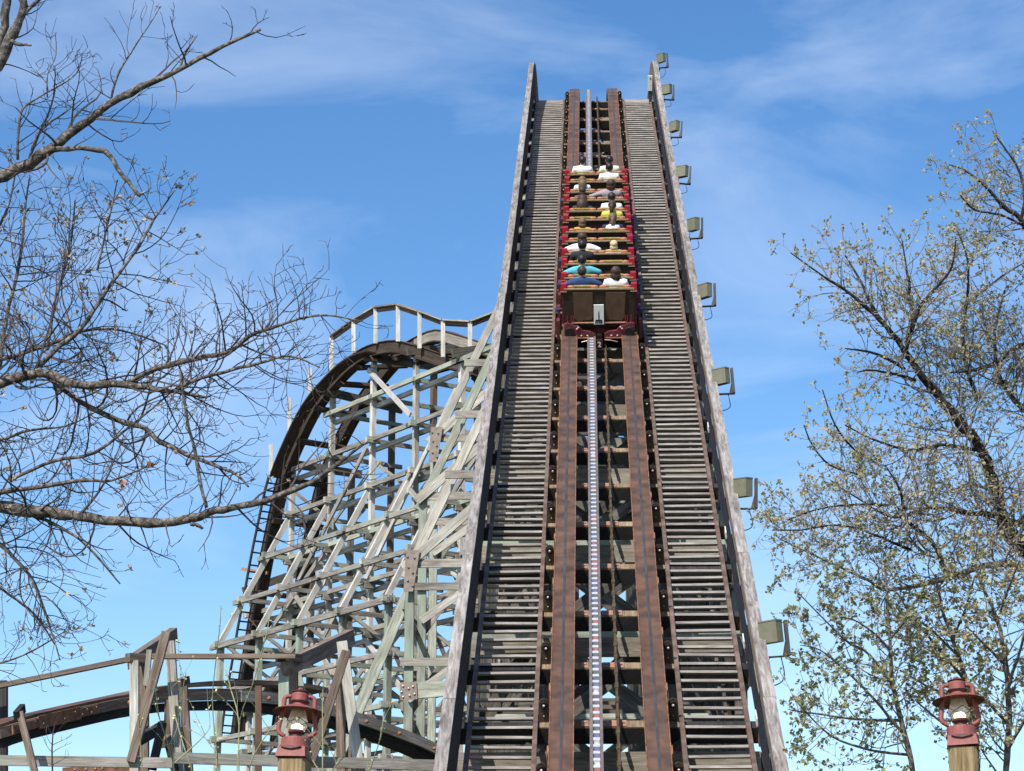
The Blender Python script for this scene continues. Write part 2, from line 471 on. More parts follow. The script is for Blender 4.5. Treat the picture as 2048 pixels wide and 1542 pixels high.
# slatted stair walkways either side
for sx, side in ((-1, 'left'), (1, 'right')):
    w = thing('stair_walkway', 'brown slatted stair walkway up the lift, %s' % ('on the chain side next to the left handrail' if sx < 0 else 'beside the handrail that carries the floodlights'), 'walkway', L(sx * 1.37, S0, -.4), 'slatted walkways beside the lift track')
    for x in (.95, 1.80):
        lbox(MB(), sx * x - .03, sx * x + .03, -.42, -.33, S0, S_END).put('stringer', M['stringer'], w)
    d = MB(); s = S0
    while s < S_END - .2:
        jit = rng.uniform(-.008, .008); tl = rng.uniform(-.005, .005)
        a0, a1 = .982, 1.768
        def tread(x, dz):
            c = L(sx * x, s + jit, -.37) + V((0, 0, dz))
            return [c + V((0, 0, .0165)), c + V((0, .165, .0165)), c + V((0, .165, -.0165)), c + V((0, 0, -.0165))]
        r0 = [tread(a0, tl), tread(a1, -tl)]
        if sx < 0: r0 = [r[::-1] for r in r0]
        d.sweep(r0)
        s += .285 if s < 22 else .32
    d.put('slatted_deck', M['slat'], w)

# handrails
def boards(x0, x1, h0, h1, s0, s1, step, name, mat, parent):
    s = s0
    while s < s1 - .3:
        e = min(s + step, s1)
        dx = rng.uniform(-.008, .008); dh = rng.uniform(-.004, .004)
        lbox(MB(), x0 + dx, x1 + dx, h0 + dh, h1 + dh, s, e - .006, 0, .055, 1).put(name, mat, parent)
        s = e
for sx in (-1, 1):
    lab = 'grey weathered timber handrail along the left edge of the lift hill' if sx < 0 else 'grey weathered timber handrail with floodlights and black conduits along the lift hill'
    hr = thing('lift_handrail', lab, 'handrail', L(sx * 1.97, S0, -.5), 'handrails of the lift hill')
    x0, x1 = (1.90, 2.055) if sx > 0 else (-2.055, -1.90)
    boards(x0, x1, .515, .56, S0, S_END, 4.88, 'cap_board', M['cap'], hr)
    if sx < 0:
        lbox(MB(), -1.93, -1.895, -.28, .508, S0, S_CREST + 4.5, 0, .055, 0).put('side_panel', M['dark'], hr)  # near-black colour paints the shade on this inner face
        lbox(MB(), -2.0, -1.94, .30, .44, S0, S_END).put('mid_rail', M['wood'], hr)
    else:
        lbox(MB(), 1.90, 1.93, .32, .508, S0, S_END, 0, .055, 0).put('side_panel', M['wood_brown'], hr)
        lbox(MB(), 1.905, 1.935, -.12, .06, S0, S_END).put('toe_board', M['dark'], hr)
        for (x, h, r_) in ((1.875, .26, .022), (1.868, .20, .026), (1.872, .12, .024), (1.87, .06, .02)):
            MB().tube([L(x, q, h) for q in srange(S0, S_END)], r_, 6).put('conduit', M['black'], hr)
        jb = MB()
        for q in (1.0, 3.4, 7.5, 12.6): lbox(jb, 1.83, 1.88, .1, .2, q, q + .28)
        jb.put('junction_box', M['plaque'], hr)
    for s in TIES[::1]:
        xx = sx * 1.965
        lbox(MB(), xx - .03, xx + .03, -.62, .505, s - .34, s - .22, 0, .055, 0).put('post', M['wood_brown'], hr)

# small white cabinet at the crest
pbx = L(1.80, 47.2, .15)
wb = thing('sensor_box', 'small white box on the right walkway edge at the crest of the lift', 'box', L(1.80, 47.2, -.35))
lbox(MB(), 1.72, 1.86, .02, .5, 47.1, 47.2).put('cabinet', M['plaque'], wb)
lbox(MB(), 1.75, 1.83, -.38, .018, 47.12, 47.18).put('leg', M['darkgrey'], wb)
lbox(MB(), 1.77, 1.82, .40, .43, 47.09, 47.098).put('latch', M['darkgrey'], wb)

# floodlights on the right handrail
FL = [(1325, 120), (1337, 183), (1351, 257), (1368, 348), (1389, 455), (1413, 588), (1448, 760), (1490, 985), (1550, 1275)]
ordn = ['topmost', 'second', 'third', 'fourth', 'fifth', 'sixth', 'seventh', 'eighth', 'lowest']
for i, (x, y) in enumerate(FL):
    d = 12.6 * F / (y + 657)
    s = (d - 27.77 + .16) / .955
    base_p = L(2.06, s, .25)
    lab = {0: 'olive floodlight standing above the tip of the right handrail, topmost of its row', 8: 'olive floodlight lowest on the right handrail, nearest the tree crown'}.get(i, 'olive box floodlight on a yoke, %s down from the top of the right handrail' % ordn[i])
    fl = thing('floodlight', lab, 'floodlight', base_p, 'floodlights along the right handrail')
    c = at(x, y, d)
    R_ = V((1, 0, 0)); Fy = V((0, 1, 0)); Uz = V((0, 0, 1))
    lean = Matrix.Rotation(R(rng.uniform(-5, 5)), 3, 'Y') @ Matrix.Rotation(R(rng.uniform(-14, 8)), 3, 'Z') @ Matrix.Rotation(R(rng.uniform(-6, 6)), 3, 'X')
    def q(a, b, e): return c + lean @ V((a, b, e))
    kx = .165
    # housing: faceted box, near corner turned to the viewer
    def prism(pts, z0, z1, dz=0):
        return [q(px, py, z0 + (dz if k < 2 else 0)) for k, (px, py) in enumerate(pts)], [q(px, py, z1 + (dz if k < 2 else 0)) for k, (px, py) in enumerate(pts)]
    hb = MB(); lo, hi = prism([(-.19, .10), (.02, -.06), (.115, .02), (-.10, .19)], -.06, .215)
    hb.hexa(lo[::-1] + hi[::-1]); hs = hb.put('housing', M['olive'], fl)
    hb = MB(); lo, hi = prism([(-.195, .095), (.022, -.068), (.122, .02), (-.10, .197)], .216, .235)
    hb.hexa(lo[::-1] + hi[::-1]); hb.put('visor', M['olive'], fl)
    yk = MB(); yk.beam(q(.165, .05, -.24), q(.165, .05, .22), .14, .045, up=R_)
    yk.beam(q(.16, .05, -.245), q(-.14, .05, -.245), .10, .012)
    yk.beam(q(-.12, .05, -.24), q(-.12, .05, -.05), .05, .012, up=R_)
    yk.put('yoke', M['darkgrey'], fl)
    sk = MB(); sk.hexa([q(.09, .0, -.24), q(.147, .0, -.24), q(.147, .10, -.24), q(.09, .10, -.24), q(.14, .0, -.05), q(.147, .0, -.05), q(.147, .1, -.05), q(.14, .1, -.05)])
    sk.put('reflector_plate', M['seat_panel'], fl)
    arm = MB(); arm.beam(q(-.12, .05, -.245), L(2.06, s - .05, .3), .05, .05); arm.put('arm', M['darkgrey'], fl)
    cb = MB(); p0, p3 = q(.06, .05, -.25), L(2.07, s - .75, .30); p1, p2 = p0 + V((.05, 0, -.25)), p3 + V((.22, 0, .05))
    cb.tube([p0 * (1 - t) ** 3 + p1 * 3 * t * (1 - t) ** 2 + p2 * 3 * t * t * (1 - t) + p3 * t ** 3 for t in [k / 9 for k in range(10)]], .008, 5)
    cb.put('cable', M['black'], fl)

# ------------------------------------------------------------------ lift trestle
tre = thing('lift_trestle', 'dense grey timber trestle of posts and braces carrying the lift hill', 'trestle', (0, 29.9, 0))
BENTS = [29.96 + 3.096 * k for k in range(-1, 15)]
UPY = V((0, 1, 0))
def tb(name, p0, p1, w, h, mat='wood', up=UPY, e0=0, e1=0):
    return beam(name, p0, p1, w, h, M[mat], tre, up, e0, e1)
def yz(x, Y, z): return V((x, Y, z))
nb = len(BENTS)
for bi, Y in enumerate(BENTS):
    if Y > 74: continue
    zt = Zt(Y); top = zt - .82
    mat = 'wood_green' if bi % 3 != 2 else 'wood'
    for x in (-1.92, -.98, .98, 1.92):
        if top > .8: tb('post', yz(x, Y, 0), yz(x, Y, top), .18, .18, 'inner_shaded')
    # bent cap plank, seen between the rails, and ledgers below it
    tb('cap_plank', yz(-1.95, Y - .10, zt - .95), yz(1.95, Y - .10, zt - .95), .28, .045, 'wood_tie', up=UPY)
    z = zt - 2.2; lev = 0
    while z > max(1.0, zt - 13) and lev < 7:
        tb('ledger', yz(-2.2, Y - .10, z), yz(2.2, Y - .10, z), .24, .045, 'inner_shaded' if lev % 2 or lev > 2 else mat)
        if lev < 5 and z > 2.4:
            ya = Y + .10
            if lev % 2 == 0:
                tb('brace', yz(-.98, ya, z), yz(.98, ya, z + 1.5), .2, .045, 'inner_shaded')
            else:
                tb('brace', yz(.98, ya, z), yz(-.98, ya, z + 1.5), .2, .045, 'inner_shaded')
            tb('side_brace', yz(1.92 * (1 if lev % 2 else -1), ya, z), yz(.98 * (1 if lev % 2 else -1), ya, z + 1.5), .2, .04, 'inner_shaded')
        z -= 1.5; lev += 1
    # longitudinal girts to the next bent
    if bi + 1 < nb:
        Y2 = BENTS[bi + 1]
        for x, dz in ((-2.02, 1.4), (2.02, 1.4), (-1.08, 3.1), (1.08, 3.1), (2.02, 4.6), (-2.02, 4.6)):
            z = zt - dz
            if z > 1: beam('girt', yz(x, Y - .1, z), yz(x, Y2 + .1, z), .05, .24, M['inner_shaded'], tre)
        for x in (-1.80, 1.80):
            if zt > 4.5: beam('long_brace', yz(x, Y - .1, zt - 3.6), yz(x, Y2 + .1, Zt(Y2) - 2.4), .05, .2, M['inner_shaded'], tre)
    # right side leg: almost upright, flaring at the lowest bents
    xr = 2.75 if Y < 34 else 2.12
    tb('right_leg', yz(2.04, Y + .13, zt - .6), yz(xr + .02, Y + .13, max(.0, zt - 4.3)), .19, .08, 'wood_green')
    if zt - 4.3 > .5: tb('right_post', yz(xr, Y, 0), yz(xr, Y, zt - 4.2), .17, .17, 'wood_green')
    # left outrigger
    full = 42 < Y < 43 or 48 < Y < 49
    if full or 45 < Y < 46:
        A = yz(-1.96, Y + .13, zt - .3); Bp = yz(-3.6, Y + .13, zt - 3.85)
        tb('batter_leg', A, Bp, .165, .09, 'wood_pale' if bi % 2 else 'wood_green', e1=.25)
        tb('knee_brace', yz(-1.9, Y - .16, zt - 2.35), yz(-3.72, Y - .16, zt - 3.95), .18, .07, 'wood_pale')
        tb('outrigger_post', yz(-3.6, Y, 0), yz(-3.6, Y, zt - 3.7), .165, .165, 'wood_green')
        tb('tie_beam', yz(-1.9, Y - .13, zt - 3.85), yz(-3.5, Y - .13, zt - 3.85), .16, .05, 'wood')
        tb('tie_beam', yz(-1.9, Y - .13, zt - 2.15), yz(-2.95, Y - .13, zt - 2.15), .15, .06, 'wood')
        tb('tie_beam', yz(-1.9, Y - .13, zt - 5.7), yz(-3.75, Y - .13, zt - 5.7), .15, .05, 'wood')
        tb('knee_brace', yz(-1.92, Y + .13, zt - 4.2), yz(-3.6, Y + .13, zt - 6.6), .15, .05, 'wood')
        tb('knee_brace', yz(-1.9, Y - .19, zt - 5.2), yz(-3.6, Y - .19, zt - 6.4), .15, .05, 'wood_pale')
        if 42 < Y < 43: tb('lower_leg', yz(-3.62, Y + .15, zt - 4.3), yz(-5.3, Y + .15, zt - 8.4), .2, .08, 'wood_green')
        if 42 < Y < 43:
            tb('lower_post', yz(-5.3, Y, 0), yz(-5.3, Y, zt - 8.2), .17, .17, 'wood_green')
            tb('tie_beam', yz(-3.5, Y - .13, zt - 7.9), yz(-5.4, Y - .13, zt - 7.9), .2, .05, 'wood_pale')
        if not full: continue
        # steel gussets with bolts
        gp = MB()
        gp.hexa([yz(-3.70, Y - .245, zt - 4.4), yz(-3.52, Y - .245, zt - 4.4), yz(-3.52, Y - .23, zt - 4.4), yz(-3.70, Y - .23, zt - 4.4),
                 yz(-3.66, Y - .245, zt - 3.62), yz(-3.40, Y - .245, zt - 3.62), yz(-3.40, Y - .23, zt - 3.62), yz(-3.66, Y - .23, zt - 3.62)])
        gpo = gp.put('gusset_plate', M['gusset'], tre)
        gb = MB()
        for (dx, dz) in ((-.05, 0), (.08, -.02), (-.03, -.2), (.05, -.3), (-.04, -.45), (.05, -.55)):
            gb.ball(yz(-3.58 + dx, Y - .25, zt - 3.75 + dz), .022, n=6)
        gb.put('rivets', M['dull_bolt'], gpo)  # bolt heads
        if Y < 46:
            Y2 = BENTS[bi + 2]
            for dz in (4.6, 6.5, 8.4):
                if zt - dz > 1: beam('outrigger_girt', yz(-3.72, Y, zt - dz), yz(-3.72, Y2, zt - dz), .045, .17, M['wood'], tre)
# bolted green beam on the left outrigger near the low track
Yg = BENTS[4] - .33
gb_ = beam('bolted_beam', atY(812, 1383, Yg), atY(975, 1372, Yg), .08, .26, M['wood_green'], tre)
pl = MB(); pl.beam(atY(800, 1383, Yg - .06), atY(834, 1380.6, Yg - .06), .02, .30); plo = pl.put('gusset_plate', M['gusset'], tre)
bb = MB()
for (x, y) in ((806, 1372), (817, 1377), (826, 1373), (803, 1384), (806, 1394), (819, 1391), (829, 1388)):
    bb.ball(atY(x, y, Yg - .075), .022, n=6)
bb.put('rivets', M['bolt'], plo)  # bolt heads

# ------------------------------------------------------------------ curving drop behind, on its own trestle
A_ = V((-math.sin(R(37)), math.cos(R(37)), 0)); B_ = V((math.cos(R(37)), math.sin(R(37)), 0))
F2 = atY(745, 900, 57.0); F2.z = 0
def Fp(i, z): return V((F2.x, F2.y, z)) - A_ * (2.05 * (i - 2))
def Gp(i, z): return Fp(i, z) + B_ * 1.85
ZF = {-1: 13.0, 0: 16.2, 1: 17.75, 2: 18.2, 3: 17.85, 4: 17.3, 5: 17.0}
ZG = {-1: 14.0, 0: 16.2, 1: 17.6, 2: 18.3, 3: 18.35, 4: 18.0, 5: 17.6}
LV = [17.1, 15.95, 14.75, 13.55, 12.3, 11.05, 9.8, 8.6, 7.4, 6.2]
dt = thing('drop_trestle', 'open pale timber trestle with slanting legs under the curved drop left of the lift', 'trestle', (F2.x, F2.y, 0))
def db(name, p0, p1, w, h, mat='wood', up=(0, 0, 1), e0=0, e1=0):
    return beam(name, p0, p1, w, h, M[mat], dt, up, e0, e1)
LEGTOP, LEGLEN, LEGDROP = 14.75, 2.0, 3.65
def leg_pt(i, z):
    k = min(max((LEGTOP - z) / LEGDROP, 0), 1) * LEGLEN
    return Fp(i, z) - B_ * k
for i in range(-1, 6):
    db('post', Fp(i, 0), Fp(i, ZF[i]), .125, .125, 'white_wood' if i % 2 == 0 else 'wood_pale', up=B_)
    db('rear_post', Gp(i, 0), Gp(i, ZG[i] - .1), .14, .14, 'wood_brown', up=B_)  # darker brown paints in the shade on the back row
    # cap beam under the track
    db('cap_beam', Fp(i, ZF[i] - .05) - B_ * .35 - A_ * .1, Gp(i, ZG[i] - .05) + B_ * .25 - A_ * .1, .08, .22, 'inner_shaded', up=(0, 0, 1))
    for k, z in enumerate(LV[:9]):
        if z > ZF[i] - .4: continue
        st = leg_pt(i, z) if 0 <= i <= 4 or z > 11.05 else Fp(i, z)
        if i < 0: st = Fp(i, z)
        db('cross_beam', st - A_ * .12 - B_ * .2, Gp(i, z) - A_ * .12 + B_ * .25, .075, .11, 'wood_green' if k % 3 == 0 else 'wood')
    if i >= 0 and i <= 4:
        db('batter_leg', Fp(i, LEGTOP + .25) + A_ * .105 + B_ * .14, leg_pt(i, LEGTOP - LEGDROP) + A_ * .105, .07, .14, 'white_wood', up=B_, e1=.15)
        hp = leg_pt(i, 0)
        db('outer_post', V((hp.x, hp.y, 0)), V((hp.x, hp.y, LEGTOP - LEGDROP - .05)), .14, .14, 'wood_green', up=B_)
        # diagonal braces within the bent
        if i % 2: db('brace', Gp(i, 11.4) + A_ * .11, Fp(i, 14.4) + A_ * .11, .045, .13, 'wood_green')
        db('brace', Gp(i, 8.6) + A_ * .11, Fp(i, 12.2) + A_ * .11, .045, .1, 'wood')
        db('brace', leg_pt(i, 11.2) + A_ * .15, Gp(i, 9.0) + A_ * .15, .04, .09, 'wood_pale')
        if i > 0: db('brace', Fp(i, 13.4) + A_ * .15, Gp(i, 15.6) + A_ * .15, .04, .09, 'wood')
# ledgers along the trestle, in runs of two bays nailed outside the posts
def run(row, off, z, i0, i1, mat, name):
    a = row(i0, z) - B_ * off; b = row(i1, z) - B_ * off
    db(name, a, b, .085, .115, mat, e0=.25, e1=.25)
for k, z in enumerate(LV):
    m = ['wood_green', 'wood', 'wood'][k % 3]
    lo = next((i for i in range(-1, 6) if ZF[i] > z + .2), None)
    if lo is None: continue
    for i0 in range(lo, 5, 3):
        i1 = min(i0 + 3, 5)
        if i1 > i0:
            run(lambda i, z: Fp(i, z), .10, z + .03, i0, i1, m, 'ledger')
            if k < 8: run(lambda i, z: Fp(i, z), -.11, z - .18, i0, i1, 'wood_pale', 'inner_ledger')
    if LEGTOP - LEGDROP - .3 < z < LEGTOP - .3:
        for i0 in range(0, 4, 2): run(lambda i, z: leg_pt(i, z), .16, z - .05, i0, min(i0 + 2, 4), 'wood', 'outer_ledger')
    if z <= 11.1:
        for i0 in range(0, 4, 2): run(lambda i, z: leg_pt(i, z), .10, z, i0, min(i0 + 2, 4), 'wood', 'outer_ledger')
    lo = next((i for i in range(-1, 6) if ZG[i] > z + .2), None)
    for i0 in range(lo, 5, 3):
        i1 = min(i0 + 3, 5)
        if i1 > i0 and z < 15.5: run(lambda i, z: Gp(i, z), -.10, z - .2, i0, i1, 'wood', 'rear_ledger')
# sloping long braces on the outer face
for (i0, z0, i1, z1) in ((-1, 10.9, 1, 13.4), (0, 12.2, 2, 15.8), (1, 11.1, 3, 14.7), (2, 12.3, 4, 16.4), (-1, 7.6, 1, 10.1), (1, 8.6, 3, 11.0), (2, 17.85, 3, 16.2), (0, 13.0, 1, 11.2), (1, 10.7, 2, 8.8), (3, 14.3, 4, 12.6), (2, 10.9, 3, 9.2), (-1, 9.6, 1, 11.9), (3, 12.4, 5, 15.4), (0, 7.6, 2, 10.1)):
    db('long_brace', Fp(i0, z0) - B_ * .17, Fp(i1, z1) - B_ * .17, .045, .13, 'white_wood' if i0 == 2 else 'wood')
# thin sway braces between neighbouring bents
for i in range(0, 5):
    for k, z in enumerate((15.4, 12.9, 10.4, 7.9)):
        if z > ZF[min(i + 1, 5)] - 1 or i + 1 > 5: continue
        a, b_ = (Fp(i, z - 1.2), Fp(i + 1, z)) if (i + k) % 2 else (Fp(i, z), Fp(i + 1, z - 1.2))
        db('sway_brace', a + B_ * .09, b_ + B_ * .09, .04, .09, 'wood_pale' if k % 2 else 'wood')
        a, b_ = (Gp(i, z - 1.2), Gp(i + 1, z)) if (i + k) % 2 == 0 else (Gp(i, z), Gp(i + 1, z - 1.2))
        if z < 12: db('sway_brace', a + B_ * .13, b_ + B_ * .13, .04, .09, 'wood')
# blocks at the joints (nailed cleats), on the legs and on the upright posts
for i in range(-1, 5):
    for k, z in enumerate(LV[1:9]):
        if z > ZF[i] - .5: continue
        p = leg_pt(i, z) if i >= 0 else Fp(i, z)
        db('cleat', p - B_ * .30 - A_ * .17, p + B_ * .04 - A_ * .17, .11, .15, 'wood_pale' if k % 2 else 'wood_green')
        if i >= 0 and z < LEGTOP - .4:
            q = Fp(i, z - .1)
            db('post_cleat', q - B_ * .26 - A_ * .12, q + B_ * .05 - A_ * .12, .12, .16, 'wood')

# the track on it
def Yx(x): return 57.0 + (745 - x) * .01885 if x < 840 else max(54.6, 55.2 - (x - 840) * .008)
near_px = [(470, 1480), (484, 1372), (497, 1294), (505.6, 1242), (517, 1182), (531, 1105), (545, 1037), (565, 950), (598, 868), (635, 798), (680, 743), (720, 707), (755, 690), (798, 683), (840, 694), (885, 710), (929, 722), (963, 733), (1010, 745), (1060, 752)]
near = [atY(x, y, Yx(x)) for x, y in near_px]
def smooth(pts, n=3):
    o = []
    for i in range(len(pts) - 1):
        p0, p1, p2, p3 = pts[max(i - 1, 0)], pts[i], pts[i + 1], pts[min(i + 2, len(pts) - 1)]
        for k in range(n):
            t = k / n
            o.append(.5 * ((2 * p1) + (p2 - p0) * t + (2 * p0 - 5 * p1 + 4 * p2 - p3) * t * t + (3 * p1 - p0 - 3 * p2 + p3) * t ** 3))
    o.append(pts[-1]); return o
far = []
for (x, y), p in zip(near_px, near):
    k = min(max((x - 640) / 160, 0), 1)
    far.append(p + B_ * 1.22 + V((0, 0, .5 * k)))
def lat(pts):
    """horizontal sideways vector per point, never flipping on steep parts"""
    o = []
    for i in range(len(pts)):
        t = pts[min(i + 1, len(pts) - 1)] - pts[max(i - 1, 0)]
        t.z = 0
        o.append(t.normalized().cross(V((0, 0, 1))))
    return o
def path_rect(mb, pts, o0, o1, z0, z1, m=0):
    rings = []
    lt = lat(pts)
    for i, p in enumerate(pts):
        t = (pts[min(i + 1, len(pts) - 1)] - pts[max(i - 1, 0)]).normalized()
        r_ = lt[i]; u = r_.cross(t)
        if u.z < 0: u = -u
        rings.append([p + r_ * o0 + u * z1, p + r_ * o1 + u * z1, p + r_ * o1 + u * z0, p + r_ * o0 + u * z0])
    mb.sweep(rings, m); return mb
nearS, farS = smooth(near), smooth(far)
M['lam'] = wood('laminated_track_wood', (.10, .085, .07), (.33, .3, .25), (.5, .46, .4), grain=34, tint=.05)
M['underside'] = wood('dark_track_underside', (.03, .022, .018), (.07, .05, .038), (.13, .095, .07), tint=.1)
dtk = thing('drop_track', 'curved wooden coaster track diving down to the left behind the lift', 'coaster track', (near[0].x, near[0].y, near[0].z))
for pts in (nearS, farS):
    if pts is nearS:
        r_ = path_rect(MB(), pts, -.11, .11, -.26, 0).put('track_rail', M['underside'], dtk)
    else:
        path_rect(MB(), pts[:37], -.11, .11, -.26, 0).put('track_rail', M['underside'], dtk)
        r_ = path_rect(MB(), pts[36:], -.11, .12, -.26, .0).put('track_rail', M['lam'], dtk)
    path_rect(MB(), pts, -.15, .15, .002, .02).put('steel_strip', M['rust'], r_)
    path_rect(MB(), pts, -.13, .13, -.30, -.262).put('rail_underside', M['underside'], r_)
nN = len(nearS)
for i in range(3, nN - 1, 3):
    a, b_ = nearS[i], farS[i]
    t = (nearS[i + 1] - nearS[i - 1]).normalized(); u = (b_ - a).normalized().cross(t)
    if u.z < 0: u = -u
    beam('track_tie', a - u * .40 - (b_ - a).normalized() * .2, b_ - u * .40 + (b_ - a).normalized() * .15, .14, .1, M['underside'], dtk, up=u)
# walkway beside it: planks above, open ladder rungs lower down
wk = thing('drop_walkway', 'narrow walkway beside the curved drop, planked at the top and ladder like below', 'walkway', tuple(near[0] - B_ * .5))
ip = 7 * 3
up_pts = [p - B_ * .0 for p in nearS[ip:]]
path_rect(MB(), [p - B_ * .0 for p in up_pts[:17]], .22, .56, -.32, -.28).put('walkway_plank', M['underside'], wk)
lowp = nearS[:ip + 1]
if lat(lowp)[3].dot(B_) < 0: sg = 1
else: sg = -1
path_rect(MB(), lowp, sg * .17, sg * .21, -.36, -.28).put('stringer', M['dark'], wk)
path_rect(MB(), lowp, sg * .56, sg * .60, -.36, -.28).put('stringer', M['dark'], wk)
rg = MB(); lt = lat(lowp)
acc = 0
for i in range(len(lowp) - 1):
    seg = lowp[i + 1] - lowp[i]; n = max(1, round(seg.length / .24)); t = seg.normalized(); r_ = lt[i]; u = r_.cross(t)
    if u.z < 0: u = -u
    for k in range(n):
        p = lowp[i] + seg * (k / n) - u * .32
        beam('rung', p + r_ * sg * .212, p + r_ * sg * .558, .04, .05, M['dark'], wk, up=u)
rb = beam('red_crossbar', atY(484, 1138, Yx(484) - .3), atY(535, 1146, Yx(535) - .1), .06, .09, M['rust_plate'], wk)

# handrail of the drop
hrd = thing('drop_handrail', 'white grey handrail curving over the top of the drop behind the lift', 'handrail', tuple(atY(751, 690, Yx(751) - .3)))
HP = [(663, 675, 737), (707, 643, 702), (751, 617, 683), (796, 611, 679), (839, 625, 693), (886, 643, 710), (940, 646, 715)]
for (x, yt, yb) in HP + [(620, 737, 794), (579, 797, 866), (542, 890, 948), (1000, 625, 715)]:
    Yp = Yx(x) - .38
    beam('post', atY(x, yb + 4, Yp), atY(x, yt - 1, Yp), .045, .105, M['white_wood'], hrd, up=CR)
tops = [atY(x, yt - 1, Yx(x) - .38) for (x, yt, yb) in HP] + [atY(1000, 622, Yx(1000) - .38)]
tops.append(atY(1060, 600, 55))
for a, b_ in zip(tops[:-1], tops[1:]):
    t = (b_ - a).normalized(); r_ = V((t.x, t.y, 0)).normalized().cross(V((0, 0, 1)))
    beam('top_rail', a + V((0, 0, .02)), b_ + V((0, 0, .02)), .14, .04, M['wood'], hrd)
    beam('side_rail', a + CF * .07 - V((0, 0, .06)), b_ + CF * .07 - V((0, 0, .06)), .03, .12, M['wood_brown'], hrd)

# ------------------------------------------------------------------ low track crossing at bottom left
low_px = [(-120, 1494), (0, 1462), (80, 1440), (200, 1412), (262, 1400), (350, 1390), (450, 1387), (540, 1392), (600, 1402), (700, 1427), (800, 1462), (870, 1492), (960, 1540), (1100, 1620)]
def Yl(x): return 26.0 + max(0, x) * .0085
lowt = smooth([atY(x, y, Yl(x)) for x, y in low_px])
ltk = thing('low_track', 'low brown wooden coaster track with rusty splice plates crossing at the bottom left', 'coaster track', tuple(lowt[3] - V((0, 0, 1))))
path_rect(MB(), lowt[:20], -.05, .0, -.085, .035).put('side_board', M['wood_brown'], ltk)
path_rect(MB(), lowt[19:], -.05, .01, -.10, .045).put('side_board', M['wood'], ltk)
path_rect(MB(), lowt, -.30, -.055, -.20, -.09).put('track_rail', M['dark'], ltk)
path_rect(MB(), lowt, -.35, -.06, .0, .07).put('steel_strip', M['rust'], ltk)
lowb = [p + V((.25, 1.15, .30)) for p in lowt]
path_rect(MB(), lowb[:25], -.3, 0, -.02, .04).put('track_rail', M['wood_brown'], ltk)
LS = lat(lowt)
sgl = 1 if LS[10].dot(CF) < 0 else -1
def low_at(x, dz=0, out=.0):
    best = min(range(len(lowt)), key=lambda i: abs(1024 + (lowt[i] - CAM).dot(CR) / (lowt[i] - CAM).dot(CF) * F - x))
    return lowt[best] + V((0, 0, dz)) - CF * out
# rust splice plates with bolts
for (x0, x1, w) in ((18, 88, .1), (88, 150, .15), (150, 205, .1)):
    pm = MB(); pm.beam(low_at(x0, -.02, .08) , low_at(x1, -.02, .08), .02, w); po = pm.put('splice_plate', M['rust_edge'], ltk)
    pb = MB()
    for k in range(4):
        t = (k + .5) / 4
        pb.ball(low_at(x0, -.02, .095).lerp(low_at(x1, -.02, .095), t) + V((0, 0, .025 if k % 2 else -.025)), .014, n=6)
    pb.put('rivets', M['dull_bolt'], po)  # bolt heads
for x in (258, 545, 745, 800, 860):
    pm = MB(); p = low_at(x, -.02, .09); pm.ball(p, .03, n=8); pm.put('bolt', M['rust_edge'], ltk)
def pb_(name, a, b, Ya, Yb, w, h, mat, parent, up=(0, 0, 1), e0=0, e1=0):
    return beam(name, atY(a[0], a[1], Ya), atY(b[0], b[1], Yb), w, h, M[mat], parent, up, e0, e1)
# long level beams under and over it
lbm = thing('low_beam', 'long weathered grey timber beam level along the bottom left edge', 'beam', tuple(atY(300, 1540, 26.2)))
pb_('timber', (-60, 1520), (345, 1526), 25.9, 26.1, .06, .115, 'wood', lbm)
pb_('timber', (347, 1516), (880, 1531), 26.25, 27.4, .06, .125, 'wood', lbm)
lhr = thing('low_handrail', 'thin brown timber handrail sloping above the low track at bottom left', 'handrail', tuple(atY(10, 1542, 26.5)))
pb_('rail', (-60, 1384), (262, 1318), 26.4, 26.5, .09, .055, 'wood_brown', lhr)
pb_('rail', (264, 1313), (590, 1313), 26.5, 26.8, .09, .055, 'wood_brown', lhr)
pb_('post', (6, 1700), (6, 1362), 26.7, 26.7, .1, .1, 'dark', lhr, CR)
pb_('post', (40, 1424), (73, 1560), 25.6, 25.6, .075, .075, 'wood_brown', lhr, CR)
pb_('cleat', (32, 1432), (46, 1416), 25.55, 25.75, .06, .1, 'dark', lhr)

